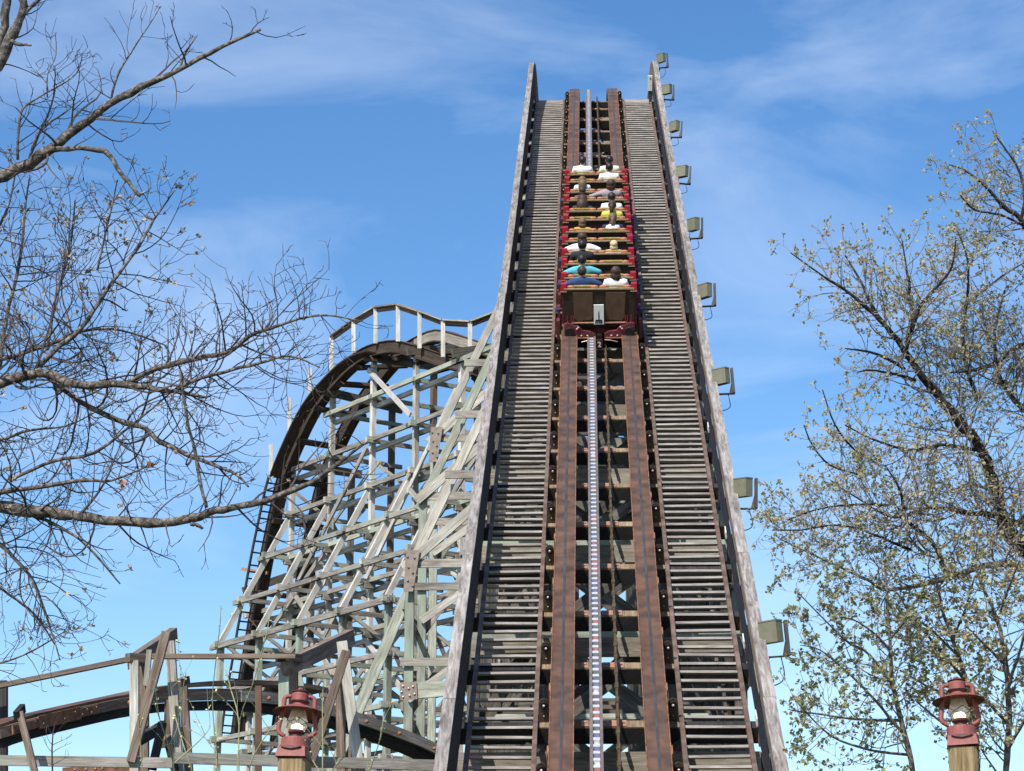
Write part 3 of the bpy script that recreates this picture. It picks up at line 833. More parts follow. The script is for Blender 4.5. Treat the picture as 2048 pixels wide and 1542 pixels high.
def frame(name, label, parts, base_p):
    t = thing(name, label, 'frame', base_p, 'timber frames over the low track')
    for q in parts:
        nm, a, b, Ya, Yb, w, h, mat = q[:8]
        up = q[8] if len(q) > 8 else (0, 0, 1)
        pb_(nm, a, b, Ya, Yb, w, h, mat, t, up)
    return t
C = CR
frame('track_frame', 'dark leaning A shaped timber frame over the low track, left of the lantern', [
    ('post', (269, 1640), (269, 1322), 26.4, 26.4, .10, .10, 'wood_pale', C),
    ('post', (288, 1640), (288, 1320), 27.2, 27.2, .11, .11, 'wood_brown', C),
    ('head_beam', (262, 1326), (348, 1268), 26.7, 28.2, .09, .16, 'wood_brown'),
    ('head_beam', (255, 1315), (285, 1318), 26.35, 26.5, .1, .1, 'wood_brown'),
    ('brace', (333, 1264), (262, 1524), 26.0, 26.0, .085, .10, 'wood_brown', C),
    ('brace', (299, 1300), (292, 1372), 26.3, 26.3, .06, .06, 'wood', C),
    ('post', (340, 1283), (365, 1660), 26.9, 26.9, .11, .11, 'wood', C),
    ('post', (336, 1400), (334, 1480), 26.9, 26.9, .07, .07, 'wood_brown', C),
    ('post', (366, 1362), (384, 1640), 27.8, 27.8, .10, .10, 'wood_brown', C),
    ('cleat', (357, 1367), (375, 1360), 27.5, 27.7, .07, .1, 'wood_brown'),
    ('low_strut', (275, 1482), (330, 1450), 26.5, 27.3, .09, .11, 'dark'),
    ('low_strut', (325, 1445), (304, 1540), 26.3, 26.3, .09, .09, 'dark', C),
    ('low_strut', (322, 1488), (356, 1462), 26.6, 27.3, .09, .1, 'wood_brown'),
    ('low_strut', (338, 1490), (350, 1540), 26.7, 26.7, .09, .09, 'dark', C),
], tuple(atY(300, 1542, 26.5)))
frame('track_frame', 'brown timber frame with slanting head beam over the low track, behind the left lantern', [
    ('post', (568, 1640), (568, 1336), 27.0, 27.0, .12, .12, 'wood_green', C),
    ('post', (585, 1640), (585, 1332), 27.8, 27.8, .13, .13, 'dark', C),
    ('head_beam', (571, 1336), (702, 1274), 26.9, 28.6, .1, .19, 'wood_brown'),
    ('head_beam', (556, 1314), (600, 1318), 26.85, 27.1, .1, .1, 'dark'),
    ('brace', (693, 1302), (622, 1524), 26.7, 26.7, .09, .10, 'wood_brown', C),
    ('post', (684, 1284), (735, 1660), 27.2, 27.2, .125, .125, 'wood_pale', C),
    ('post', (681, 1364), (683, 1640), 28.4, 28.4, .11, .11, 'wood_brown', C),
    ('post', (706, 1420), (700, 1640), 28.8, 28.8, .08, .08, 'wood_brown', C),
    ('post', (517, 1372), (517, 1640), 28.0, 28.0, .075, .075, 'rust', C),
    ('low_strut', (595, 1352), (612, 1420), 28.1, 28.1, .1, .1, 'wood_green', C),
], tuple(atY(640, 1542, 27.0)))
# rusty lower track glimpsed under the level beam
lt2 = thing('rusty_track', 'rusty bolted steel track plate just below the level beam at bottom left', 'coaster track', tuple(atY(200, 1550, 27.2)))
pb_('splice_plate', (125, 1546), (262, 1536), 27.0, 27.2, .05, .12, 'rust_edge', lt2)
bb = MB()
for x in (150, 172, 191, 205, 232): bb.ball(atY(x, 1540 - (x - 150) * .05, 26.97), .02, n=6)
bb.put('rivets', M['dull_bolt'], lt2)  # bolt heads

# ------------------------------------------------------------------ lantern posts
def lantern(px, label, dist, tilt, block):
    c = at(px, 1499 if px < 1000 else 1476, dist)     # centre of the base, on top of the post
    t = thing('lamp_post', label, 'lamp post', (c.x, c.y, 0), 'red lanterns on timber posts')
    k = dist / F
    tl = Matrix.Rotation(tilt, 3, 'Y') @ Matrix.Rotation(R(-8), 3, 'X')
    def w(p): return c + tl @ V(p)
    def fix(mb):
        mb.v = [w((v[0], v[1], v[2] * .84)) for v in mb.v]; return mb
    hw = .138
    pm = MB()
    ring = [(-hw, -hw + .03), (-hw + .03, -hw), (hw - .03, -hw), (hw, -hw + .03), (hw, hw - .03), (hw - .03, hw), (-hw + .03, hw), (-hw, hw - .03)]
    ry = Matrix.Rotation(R(-9), 2)
    pm.sweep([[V((*(ry @ V((x, y))), z)) + V((c.x, c.y, 0)) for x, y in ring[::-1]] for z in (0, c.z - .095)])
    pm.put('post', M['wood_tan'], t)
    # red base box with a notch on its front
    b_ = MB()
    ry3 = Matrix.Rotation(R(-9), 3, 'Z')
    b_.hexa([ry3 @ V(q) for q in ((-.15, -.15, -.12), (.15, -.15, -.12), (.15, .15, -.12), (-.15, .15, -.12), (-.135, -.135, .0), (.135, -.135, .0), (.135, .135, .0), (-.135, .135, .0))])
    fix(b_).put('base_collar', M['lampred'], t)
    m = MB(); m.lathe([(0, .142), (.08, .14), (.14, .118), (.142, .10), (.142, .035), (.155, .028), (.155, .004), (0, .004)], n=28)
    tank = fix(m).put('tank', M['lampred'], t, smooth=False)
    n_ = MB()
    pts = [(-.105, -.001), (-.07, -.022), (0, -.036), (.07, -.022), (.105, -.001)]
    n_.sweep([[ry3 @ V((x, y, z)) for x, z in pts] for y in (-.163, -.142)])
    fix(n_).put('vent_notch', M['lampdark'], tank)
    m = MB(); m.lathe([(0, .23), (.065, .225), (.085, .205), (.08, .19), (.05, .175), (.05, .14)], n=20); fix(m).put('burner', M['lampdark'], t)
    gl = MB(); gl.lathe([(.066, .222), (.09, .25), (.102, .285), (.1, .325), (.085, .39), (.07, .455), (.068, .475)], n=24)
    fix(gl).put('globe', M['globe'], t, smooth=True)
    bu = MB(); bu.ball((0, 0, .265), .055, .055, .04, n=12); fix(bu).put('bulb', M['bulb'], t, smooth=True)
    # wire guard
    wg = MB()
    for ph in range(4):
        a0 = ph * math.pi / 2 + .2
        wg.tube([V(((.112 - .02 * abs(q - .5)) * math.cos(a0 + q * 1.6), (.112 - .02 * abs(q - .5)) * math.sin(a0 + q * 1.6), .245 + .11 * q)) for q in [z / 8 for z in range(9)]], .004, 5)
        wg.tube([V(((.112 - .02 * abs(q - .5)) * math.cos(a0 - q * 1.6), (.112 - .02 * abs(q - .5)) * math.sin(a0 - q * 1.6), .245 + .11 * q)) for q in [z / 8 for z in range(9)]], .004, 5)
    fix(wg).put('wire_guard', M['darkgrey'], t)
    ht = MB(); ht.lathe([(.07, .50), (.10, .505), (.11, .50), (.25, .438), (.25, .43), (.10, .492), (.07, .488)], n=36)
    hat = fix(ht).put('hat', M['lampdark'], t, smooth=False)
    cr = MB(); cr.lathe([(.255, .434), (.247, .442), (.12, .503), (.118, .498)], n=36); fix(cr).put('hat_top', M['lampred'], hat)
    chn = MB(); chn.lathe([(.075, .49), (.07, .54), (.085, .55), (.088, .56), (.083, .565), (.083, .645), (.078, .66), (.062, .665), (.062, .68)], n=24); fix(chn).put('chimney', M['lampred'], t)
    ri = MB(); ri.lathe([(.08, .553), (.098, .56), (.098, .567), (.08, .572)], n=24); fix(ri).put('chimney_ring', M['lampdark'], t)
    cp = MB(); cp.lathe([(0, .705), (.03, .702), (.085, .682), (.085, .676), (.05, .670), (0, .668)], n=24); fix(cp).put('chimney_cap', M['lampdark'], t)
    kn = MB(); kn.ball((0, 0, .715), .03, .03, .02, n=8); fix(kn).put('knob', M['lampred'], t)
    for sx in (-1, 1):
        h = MB()
        path = [(.085, .625), (.115, .628), (.14, .612), (.15, .585), (.152, .5), (.16, .40), (.178, .28), (.182, .235), (.172, .195), (.145, .17), (.115, .155)]
        pp = smooth([V((sx * x, 0, z)) for x, z in path], 3)
        h.tube(pp, .024, 10); fix(h).put('side_tube', M['lampred'], t, smooth=True)
    return t
lantern(590, 'red oil style lantern on a timber post in front of the left trestle', 22.3, R(3), True)
lantern(1924, 'red oil style lantern on a timber post in front of the leafy trees', 22.3, R(-1.5), True)

# ------------------------------------------------------------------ coaster train
ROT = Matrix.Rotation(TH, 3, 'X')           # local y -> up the track, local z -> normal
CARS = [19.27 + 2.02 * k for k in range(6)]
carlab = ['rearmost red coaster car with white plaque, number 2 plate and a rider in blue',
          'second red coaster car from the rear, with black shirted and cyan shirted riders',
          'third red coaster car from the rear, with the blond child and an empty front row',
          'fourth red coaster car from the rear, with the orange clad child and yellow topped rider',
          'fifth red coaster car from the rear, with the mauve topped and white shirted riders',
          'leading red coaster car at the head of the train, with white and cream shirts']
seats = {}
def carbox(name, x0, x1, y0, y1, z0, z1, mat, parent):
    return MB().box(x0, x1, y0, y1, z0, z1).put(name, M[mat], parent, world=False)
def local(mb, name, mat, parent, smooth=False):
    # vertices given in the car's frame; nested parts need the offset of their parent part
    return mb.put(name, M[mat], parent, smooth, world=False)
for k, s in enumerate(CARS):
    car = thing('coaster_car', carlab[k], 'coaster car', L(0, s, 0), 'cars of the coaster train', ROT)
    W = car
    Mw = wmat(car)
    def cw(mb):
        mb.v = [Mw @ v for v in mb.v]; return mb
    def cb(name, x0, x1, y0, y1, z0, z1, mat, parent=None):
        return cw(MB().box(x0, x1, y0, y1, z0, z1)).put(name, M[mat], parent or car)
    cb('floor', -.70, .70, .02, 1.72, .12, .20, 'seat')
    ch_ = cb('chassis', -.62, .62, .10, 1.70, -.02, .115, 'maroon')
    for sx in (-1, 1):
        # side shell, scooped between the rows
        m = MB(); prof = [(.0, .2), (.0, .62), (.2, .6), (.4, .42), (.62, .42), (.86, .62), (1.06, .6), (1.3, .42), (1.6, .5), (1.78, .34), (1.78, .2)]
        xs = (sx * .70, sx * .745)
        rings = [[V((x, y, z)) for y, z in prof] for x in (xs if sx > 0 else xs[::-1])]
        m.sweep(rings); cw(m).put('side_shell', M['dull_red'], car)
        for yw in (.35, 1.4):
            wm = MB(); wm.lathe([(.0, -.05), (.12, -.05), (.13, -.03), (.13, .03), (.12, .05), (.0, .05)], (sx * .60, yw, .1), 18, axis=(1, 0, 0))
            cw(wm).put('road_wheel', M['darkgrey'], car)
            cb('wheel_carrier', sx * .83 - .03, sx * .83 + .03, yw - .12, yw + .12, -.18, .2, 'maroon')
        # blue guide wheel, bright bolts by the shell
        gw = MB(); gw.lathe([(0, -.025), (.075, -.025), (.075, .025), (0, .025)], (sx * .82, .9, .25), 12); cw(gw).put('guide_wheel', M['navy_cloth'], car)
    for r_i, y0 in enumerate((0.0, .87)):
        bk = MB()
        bk.hexa([V(q) for q in ((-.72, y0, .22), (.72, y0, .22), (.72, y0 + .1, .22), (-.72, y0 + .1, .22), (-.72, y0 - .03, .91), (.72, y0 - .03, .91), (.72, y0 + .05, .91), (-.72, y0 + .05, .91))])
        sb = cw(bk).put('seat_back', M['seat'], car)
        for x0, x1 in ((-.70, .70),):
            cb('top_trim', x0, x1, y0 - .045, y0 - .005, .915, .945, 'trim', sb)
        for x0, x1 in ((-.50, -.10), (.10, .50)):
            cb('cushion_edge', x0, x1, y0 + .03, y0 + .07, .955, .985, 'yellow', sb)
        for x in (-.56, -.09, .08, .56):
            pm = MB(); pm.ball((x, y0 + .03, .96), .085, .04, .035, n=10); cw(pm).put('pad', M['pad'], sb, smooth=True)
        for sx in (-1, 1):
            am = MB(); am.hexa([V(q) for q in ((sx * .70 - .075, y0 - .04, .88), (sx * .70 + .055, y0 - .04, .88), (sx * .70 + .055, y0 + .12, .88), (sx * .70 - .075, y0 + .12, .88),
                                               (sx * .70 - .06, y0 - .02, 1.03), (sx * .70 + .05, y0 - .02, 1.03), (sx * .70 + .05, y0 + .12, 1.03), (sx * .70 - .06, y0 + .12, 1.03))])
            ab = cw(am).put('arm_block', M['red'], car)
            cb('arm_edge', sx * .70 - .078, sx * .70 + .058, y0 - .05, y0 - .041, .87, .885, 'trim', ab)
            cb('arm_panel', sx * .72 - .02, sx * .72 + .02, y0 + .0, y0 + .5, .55, .875, 'dull_red')
        cb('seat_base', -.66, .66, y0 + .12, y0 + .56, .3, .46, 'seat')
        pl_ = cb('seat_plate', .16, .38, y0 - .034, y0 - .026, .70, .76, 'seat_panel', sb)
        for xs_ in (-.34, .34):
            lm = MB(); lm.tube([V((xs_ - .2, y0 + .5, .5)), V((xs_ - .2, y0 + .52, .72)), V((xs_ + .2, y0 + .52, .72)), V((xs_ + .2, y0 + .5, .5))], .025, 6)
            cw(lm).put('lap_bar', M['darkgrey'], car)
    if k == 5:
        nm = MB(); nm.hexa([V(q) for q in ((-.6, 1.75, .2), (.6, 1.75, .2), (.6, 2.1, .2), (-.6, 2.1, .2), (-.6, 1.75, .75), (.6, 1.75, .75), (.45, 1.98, .5), (-.45, 1.98, .5))])
        cw(nm).put('nose', M['red'], car)
    if k < 5:
        cb('coupling', -.05, .05, 1.7, 2.06, .0, .09, 'black')
    if k == 0:
        # rear end: rounded brown panels, plaque with emblem, red bars, bogie frame, number plate
        for sx in (-1, 1):
            m = MB(); a, b_ = .13, .50
            ring = [(a, .36), (a + .03, .30), (b_ - .06, .28), (b_, .34), (b_ + .03, .86), (a, .86)]
            m.sweep([[V((sx * x, y, z)) for x, z in (ring if sx < 0 else ring[::-1])] for y in (-.06, .0)])
            cw(m).put('rear_panel', M['seat_panel'], car)
            for q_ in range(4):
                if q_ == 2: continue
                x = sx * (.52 + .04 * q_); bm2 = MB(); bm2.tube([V((x, -.10, .22)), V((x, -.10, .40))], .008, 6); cw(bm2).put('red_bar', M['red'], car)
            m = MB(); prof = [(.10, -.06), (.58, -.06), (.70, .02), (.70, .24), (.62, .26), (.50, .20), (.42, .20), (.34, .10), (.18, .08), (.10, .03)]
            m.sweep([[V((sx * x, y, z)) for x, z in (prof if sx < 0 else prof[::-1])] for y in (-.16, -.06)])
            bg = cw(m).put('bogie_plate', M['maroon'], car)
            m = MB(); m.lathe([(0, -.04), (.09, -.04), (.1, -.02), (.1, .0), (.05, .0), (.05, -.01), (0, -.01)], (sx * .60, -.165, .08), 16, axis=(0, 1, 0)); cw(m).put('wheel_hub', M['black'], bg)
            m = MB()
            for (x, z) in ((.45, .14), (.36, .0), (.24, .0), (.5, -.03), (.42, .17)): m.ball((sx * x, -.17, z), .02, n=6)
            cw(m).put('rivets', M['pink_cloth'], bg)  # bogie bolt heads
            cb('lower_bar', *( (.12, .52) if sx > 0 else (-.52, -.12)), -.19, -.165, -.055, -.035, 'pad', bg)
            m = MB(); m.tube([V((sx * .10, -.2, -.08)), V((sx * .22, -.2, -.09)), V((sx * .36, -.18, -.13))], .012, 6); cw(m).put('brake_hose', M['bolt'], bg)
        cb('rear_sill', -.55, .55, -.11, -.065, .235, .255, 'rust_plate')
        cb('rear_dark', -.70, .70, -.02, -.008 + .0, .24, .86, 'seat')
        pq = cb('plaque', -.11, .09, -.12, -.075, .22, .62, 'plaque')
        em = MB()
        em.box(-.02, .0, -.126, -.121, .30, .44)
        em.hexa([V(q) for q in ((-.02, -.126, .44), (.0, -.126, .44), (.0, -.121, .44), (-.02, -.121, .44), (-.012, -.126, .50), (-.008, -.126, .50), (-.008, -.121, .50), (-.012, -.121, .50))])
        em.box(-.075, .055, -.126, -.121, .29, .318)
        for x in (-.07, -.03, .01, .045): em.box(x - .012, x + .012, -.126, -.121, .238, .288)
        cw(em).put('emblem', M['black'], pq)
        npl = cb('number_plate', -.065, .055, -.24, -.2, -.26, -.06, 'maroon')
        cb('tow_bar', -.05, .04, -.22, -.05, -.06, .02, 'black')
        cu = bpy.data.curves.new('numeral', 'FONT'); cu.body = '2'; cu.size = .15; cu.align_x = 'CENTER'; cu.align_y = 'CENTER'; cu.extrude = .003; cu.offset = .004
        cu.materials.append(M['plaque'])
        tmp = bpy.data.objects.new('numeral_curve', cu); COL.objects.link(tmp)
        bpy.context.view_layer.update()
        me_ = bpy.data.meshes.new_from_object(tmp.evaluated_get(bpy.context.evaluated_depsgraph_get()))
        bpy.data.objects.remove(tmp)
        to = bpy.data.objects.new('numeral', me_); COL.objects.link(to)
        pm = wmat(npl)
        to.parent = npl
        to.matrix_basis = pm.inverted() @ (Mw @ Matrix.Translation((-.005, -.246, -.17)) @ Matrix.Rotation(R(90), 4, 'X'))

# ------------------------------------------------------------------ riders
def skin_mesh(name, nodes, edges, root=0):
    me = bpy.data.meshes.new(name)
    me.from_pydata([n[0] for n in nodes], edges, [])
    return me, [n[1] for n in nodes]
def body_nodes(pose):
    """seated figure, seat reference at origin, z along the spine; faces +y"""
    n, e = [], []
    def a(p, r, frm=None):
        n.append((p, r if isinstance(r, tuple) else (r, r)))
        if frm is not None: e.append((frm, len(n) - 1))
        return len(n) - 1
    pel = a((0, .02, .06), (.14, .10)); ab = a((0, .03, .22), (.12, .09), pel); chst = a((0, .03, .36), (.13, .09), ab); up = a((0, .03, .47), (.085, .06), chst)
    nk = a((0, .035, .555), .056, up); jaw = a((0, .065, .615), .07, nk); hd = a((0, .055, .69), .092, jaw); cr = a((0, .05, .755), .07, hd)
    a((0, .165, .645), .014, hd)                      # nose
    a((.1, .05, .675), .016, hd); a((-.1, .05, .675), .016, hd)   # ears
    for sx in (-1, 1):
        sh = a((sx * .175, .025, .475), .052, up)
        if pose == 'spread':
            el = a((sx * .38, .0, .41), .046, sh); wr = a((sx * .27, .24, .36), .032, el)
        elif pose == 'reach' and sx < 0:
            el = a((sx * .36, .02, .42), .046, sh); wr = a((sx * .60, .02, .36), .032, el)
        else:
            el = a((sx * .25, .06, .25), .046, sh); wr = a((sx * .17, .30, .22), .032, el)
        d = V(n[wr][0]) - V(n[el][0]); d.normalize(); o = d.cross(V((0, 0, 1))).normalized()
        pm = a(tuple(V(n[wr][0]) + d * .06), (.036, .02), wr)
        for j, ln in enumerate((.075, .085, .08, .065)):
            b0 = V(n[pm][0]) + o * (.027 - .018 * j) + d * .035
            k = a(tuple(b0), .0095, pm); a(tuple(b0 + d * ln * .55 - V((0, 0, .02))), .0085, k)
        k = a(tuple(V(n[wr][0]) + d * .03 + o * .045), .011, pm); a(tuple(V(n[wr][0]) + d * .07 + o * .06), .009, k)
        hp = a((sx * .10, .06, .04), .09, pel); kn = a((sx * .13, .46, .05), .06, hp); an = a((sx * .12, .52, -.30), .042, kn); a((sx * .12, .66, -.33), .04, an)
    return n, e
def shirt_nodes(pose):
    n, e = [], []
    def a(p, r, frm=None):
        n.append((p, r if isinstance(r, tuple) else (r, r)))
        if frm is not None: e.append((frm, len(n) - 1))
        return len(n) - 1
    pel = a((0, .02, .08), (.165, .125)); ab = a((0, .03, .22), (.155, .12), pel); chst = a((0, .03, .38), (.182, .135), ab); up = a((0, .02, .495), (.135, .10), chst); k_ = a((0, .03, .55), .078, up); a((0, .033, .59), .066, k_)
    for sx in (-1, 1):
        sh = a((sx * .18, .02, .48), .08, up)
        if pose == 'spread':
            el = a((sx * .38, .0, .41), .062, sh); a((sx * .28, .21, .365), .047, el)
        elif pose == 'reach' and sx < 0:
            el = a((sx * .36, .02, .42), .06, sh); a((sx * .55, .02, .375), .045, el)
        else:
            el = a((sx * .25, .06, .26), .06, sh); a((sx * .19, .24, .225), .045, el)
    return n, e
cache = {}
def skinned(kind, pose):
    key = (kind, pose)
    if key not in cache:
        n, e = (body_nodes if kind == 'body' else shirt_nodes)(pose)
        cache[key] = skin_mesh(kind, n, e)
    return cache[key]
def skin_obj(name, kind, pose, mat, parent=None, M4=None):
    src, rad = skinned(kind, pose)
    me = src.copy(); me.name = name
    me.materials.append(mat)
    o = bpy.data.objects.new(name, me); COL.objects.link(o)
    if parent is not None: o.parent = parent
    if M4 is not None: o.matrix_basis = M4
    md = o.modifiers.new('Skin', 'SKIN'); md.use_smooth_shade = True
    for v, r_ in zip(me.skin_vertices[0].data, rad): v.radius = r_
    me.skin_vertices[0].data[0].use_root = True
    sb = o.modifiers.new('Sub', 'SUBSURF'); sb.levels = 1; sb.render_levels = 1
    return o
def hair_mesh(style, mat):
    m = MB()
    c = V((0, .035, .70)); n = 14
    if style == 'short':
        m.ball(c, .094, .104, .1, n=n)
    elif style == 'bob':
        m.ball(c, .104, .11, .106, n=n); m.ball(c + V((0, -.04, -.09)), .108, .07, .095, n=n); m.ball(c + V((.03, -.05, -.15)), .07, .05, .06, n=8)
    elif style == 'long':
        m.ball(c, .115, .115, .112, n=n)
        m.tube([c + V((0, -.03, .0)), c + V((0, -.07, -.12)), c + V((.005, -.10, -.25)), c + V((.01, -.11, -.36))], [.11, .13, .125, .06], 10)
    elif style == 'tail':
        m.ball(c, .097, .105, .103, n=n)
        m.tube([c + V((0, -.09, .03)), c + V((0, -.14, -.02)), c + V((0, -.15, -.15)), c + V((.01, -.13, -.27))], [.04, .05, .045, .015], 8)
    for v in m.v:
        k = rng.uniform(.93, 1.07); v.x = c.x + (v.x - c.x) * k; v.y = c.y + (v.y - c.y) * k
    # keep the face clear: pull the lower front of the cap back inside the head
    for v in m.v:
        if v.y > c.y + .02 and v.z < c.z + .045:
            v.y = c.y + .02
    return m
def rider(row, side, label, hair, style, top, pose='lap', kid=False, dx=0, lean=0, lift=0):
    k, j = (12 - row) // 2, (12 - row) % 2
    s = CARS[k] + (.87 if j else 0)
    x = (-.335 if side == 'L' else .335) + dx
    sc_ = .8 if kid else 1.0
    loc = L(x, s + .20, .535 + lift)
    up_rot = Matrix.Rotation(TH - R(3) + R(lean), 4, 'X')
    Mx = Matrix.Translation(loc) @ up_rot @ Matrix.Rotation(R(rng.uniform(-8, 8)), 4, 'Z') @ Matrix.Scale(sc_, 4)
    o = skin_obj('person', 'body', pose, M['skin'], None, Mx)
    tag(o, label, 'person', 'riders in the coaster train')
    o['_m'] = [q for r_ in Mx for q in r_]
    sh = skin_obj('top', 'shirt', pose, M[top], o)
    hm = hair_mesh(style, None); hm.put('hair', M[hair], o, smooth=True, world=False)
    # trousers and eyes
    tr = MB()
    for sx in (-1, 1):
        tr.tube([V((sx * .09, .0, .05)), V((sx * .12, .3, .055)), V((sx * .13, .47, .05)), V((sx * .125, .5, -.1)), V((sx * .12, .525, -.27))], [.115, .095, .075, .065, .055], 8)
    tr.put('trousers', M['jeans_cloth'], o, smooth=True, world=False)
    ey = MB()
    for sx in (-1, 1): ey.ball((sx * .035, .135, .697), .013, n=6)
    ey.put('eyes', M['white_cloth'], o, world=False)
    return o
rider(1, 'L', 'short dark haired rider in a white shirt, front row beside the chain', 'hair_black', 'short', 'white_cloth')
rider(1, 'R', 'dark haired rider in a cream shirt, front row and half hidden behind a white shirt', 'hair_black', 'short', 'cream_cloth')
rider(2, 'R', 'dark haired rider in a white shirt just behind the cream shirted rider', 'hair_black', 'short', 'white_cloth', dx=-.02)
rider(3, 'L', 'rider with long light brown hair over a white top, alone in the third row', 'hair_light', 'long', 'white_cloth', kid=True, lift=.08)
rider(4, 'R', 'brown haired rider in a mauve top with one arm along the seat back', 'hair_brown', 'bob', 'mauve_cloth', 'reach', lift=.03)
rider(4, 'L', 'rider in a maroon top mostly hidden by the long dark hair behind', 'hair_brown', 'bob', 'maroon_cloth', kid=True, lift=.02)
rider(5, 'L', 'rider with long dark brown hair and a dark top in the fifth row', 'hair_brown', 'long', 'dark_cloth', lift=-.08)
rider(5, 'R', 'black haired rider in a white shirt in front of the yellow topped rider', 'hair_black', 'short', 'white_cloth', lift=-.03)
rider(6, 'R', 'brown haired rider in a bright yellow green top', 'hair_brown', 'tail', 'yellow_cloth', lift=-.02)
rider(7, 'R', 'rider in a navy jacket with a white hood and light brown hair', 'hair_light', 'tail', 'navy_cloth', lift=-.05)
rider(7, 'L', 'small child with light brown hair in an orange tan top', 'hair_light', 'bob', 'orange_cloth', kid=True, lift=.0)
rider(9, 'L', 'brown haired rider in a white shirt, arms out, ahead of the black shirted rider', 'hair_brown', 'bob', 'white_cloth', 'spread', lift=.0)
rider(9, 'R', 'small child with blond hair seated low', 'hair_blond', 'bob', 'pink_cloth', kid=True, lift=-.02)
rider(10, 'L', 'black haired rider in a black shirt with shoulders above the seat back', 'hair_black', 'short', 'black_cloth', lift=.05)
rider(11, 'L', 'dark haired rider in a cyan shirt just ahead of the rider in blue', 'hair_black', 'short', 'cyan_cloth', 'spread', lift=.02)
rider(12, 'L', 'brown haired rider in a navy blue sweater with both elbows spread, last row', 'hair_brown', 'short', 'blue_cloth', 'spread', lift=.0)
rider(12, 'R', 'brown haired rider in a white top on the right of the last row', 'hair_brown', 'bob', 'white_cloth', lift=-.02)
# white hood of the navy jacket
hood_owner = [o for o in COL.objects if o.name.startswith('person') and 'white hood' in o.get('label', '')][0]
hm = MB(); hm.lathe([(.06, .0), (.14, -.03), (.17, -.07), (.14, -.11), (.06, -.12)], (0, -.03, .56), 14); hm.put('hood', M['white_cloth'], hood_owner, smooth=True, world=False)

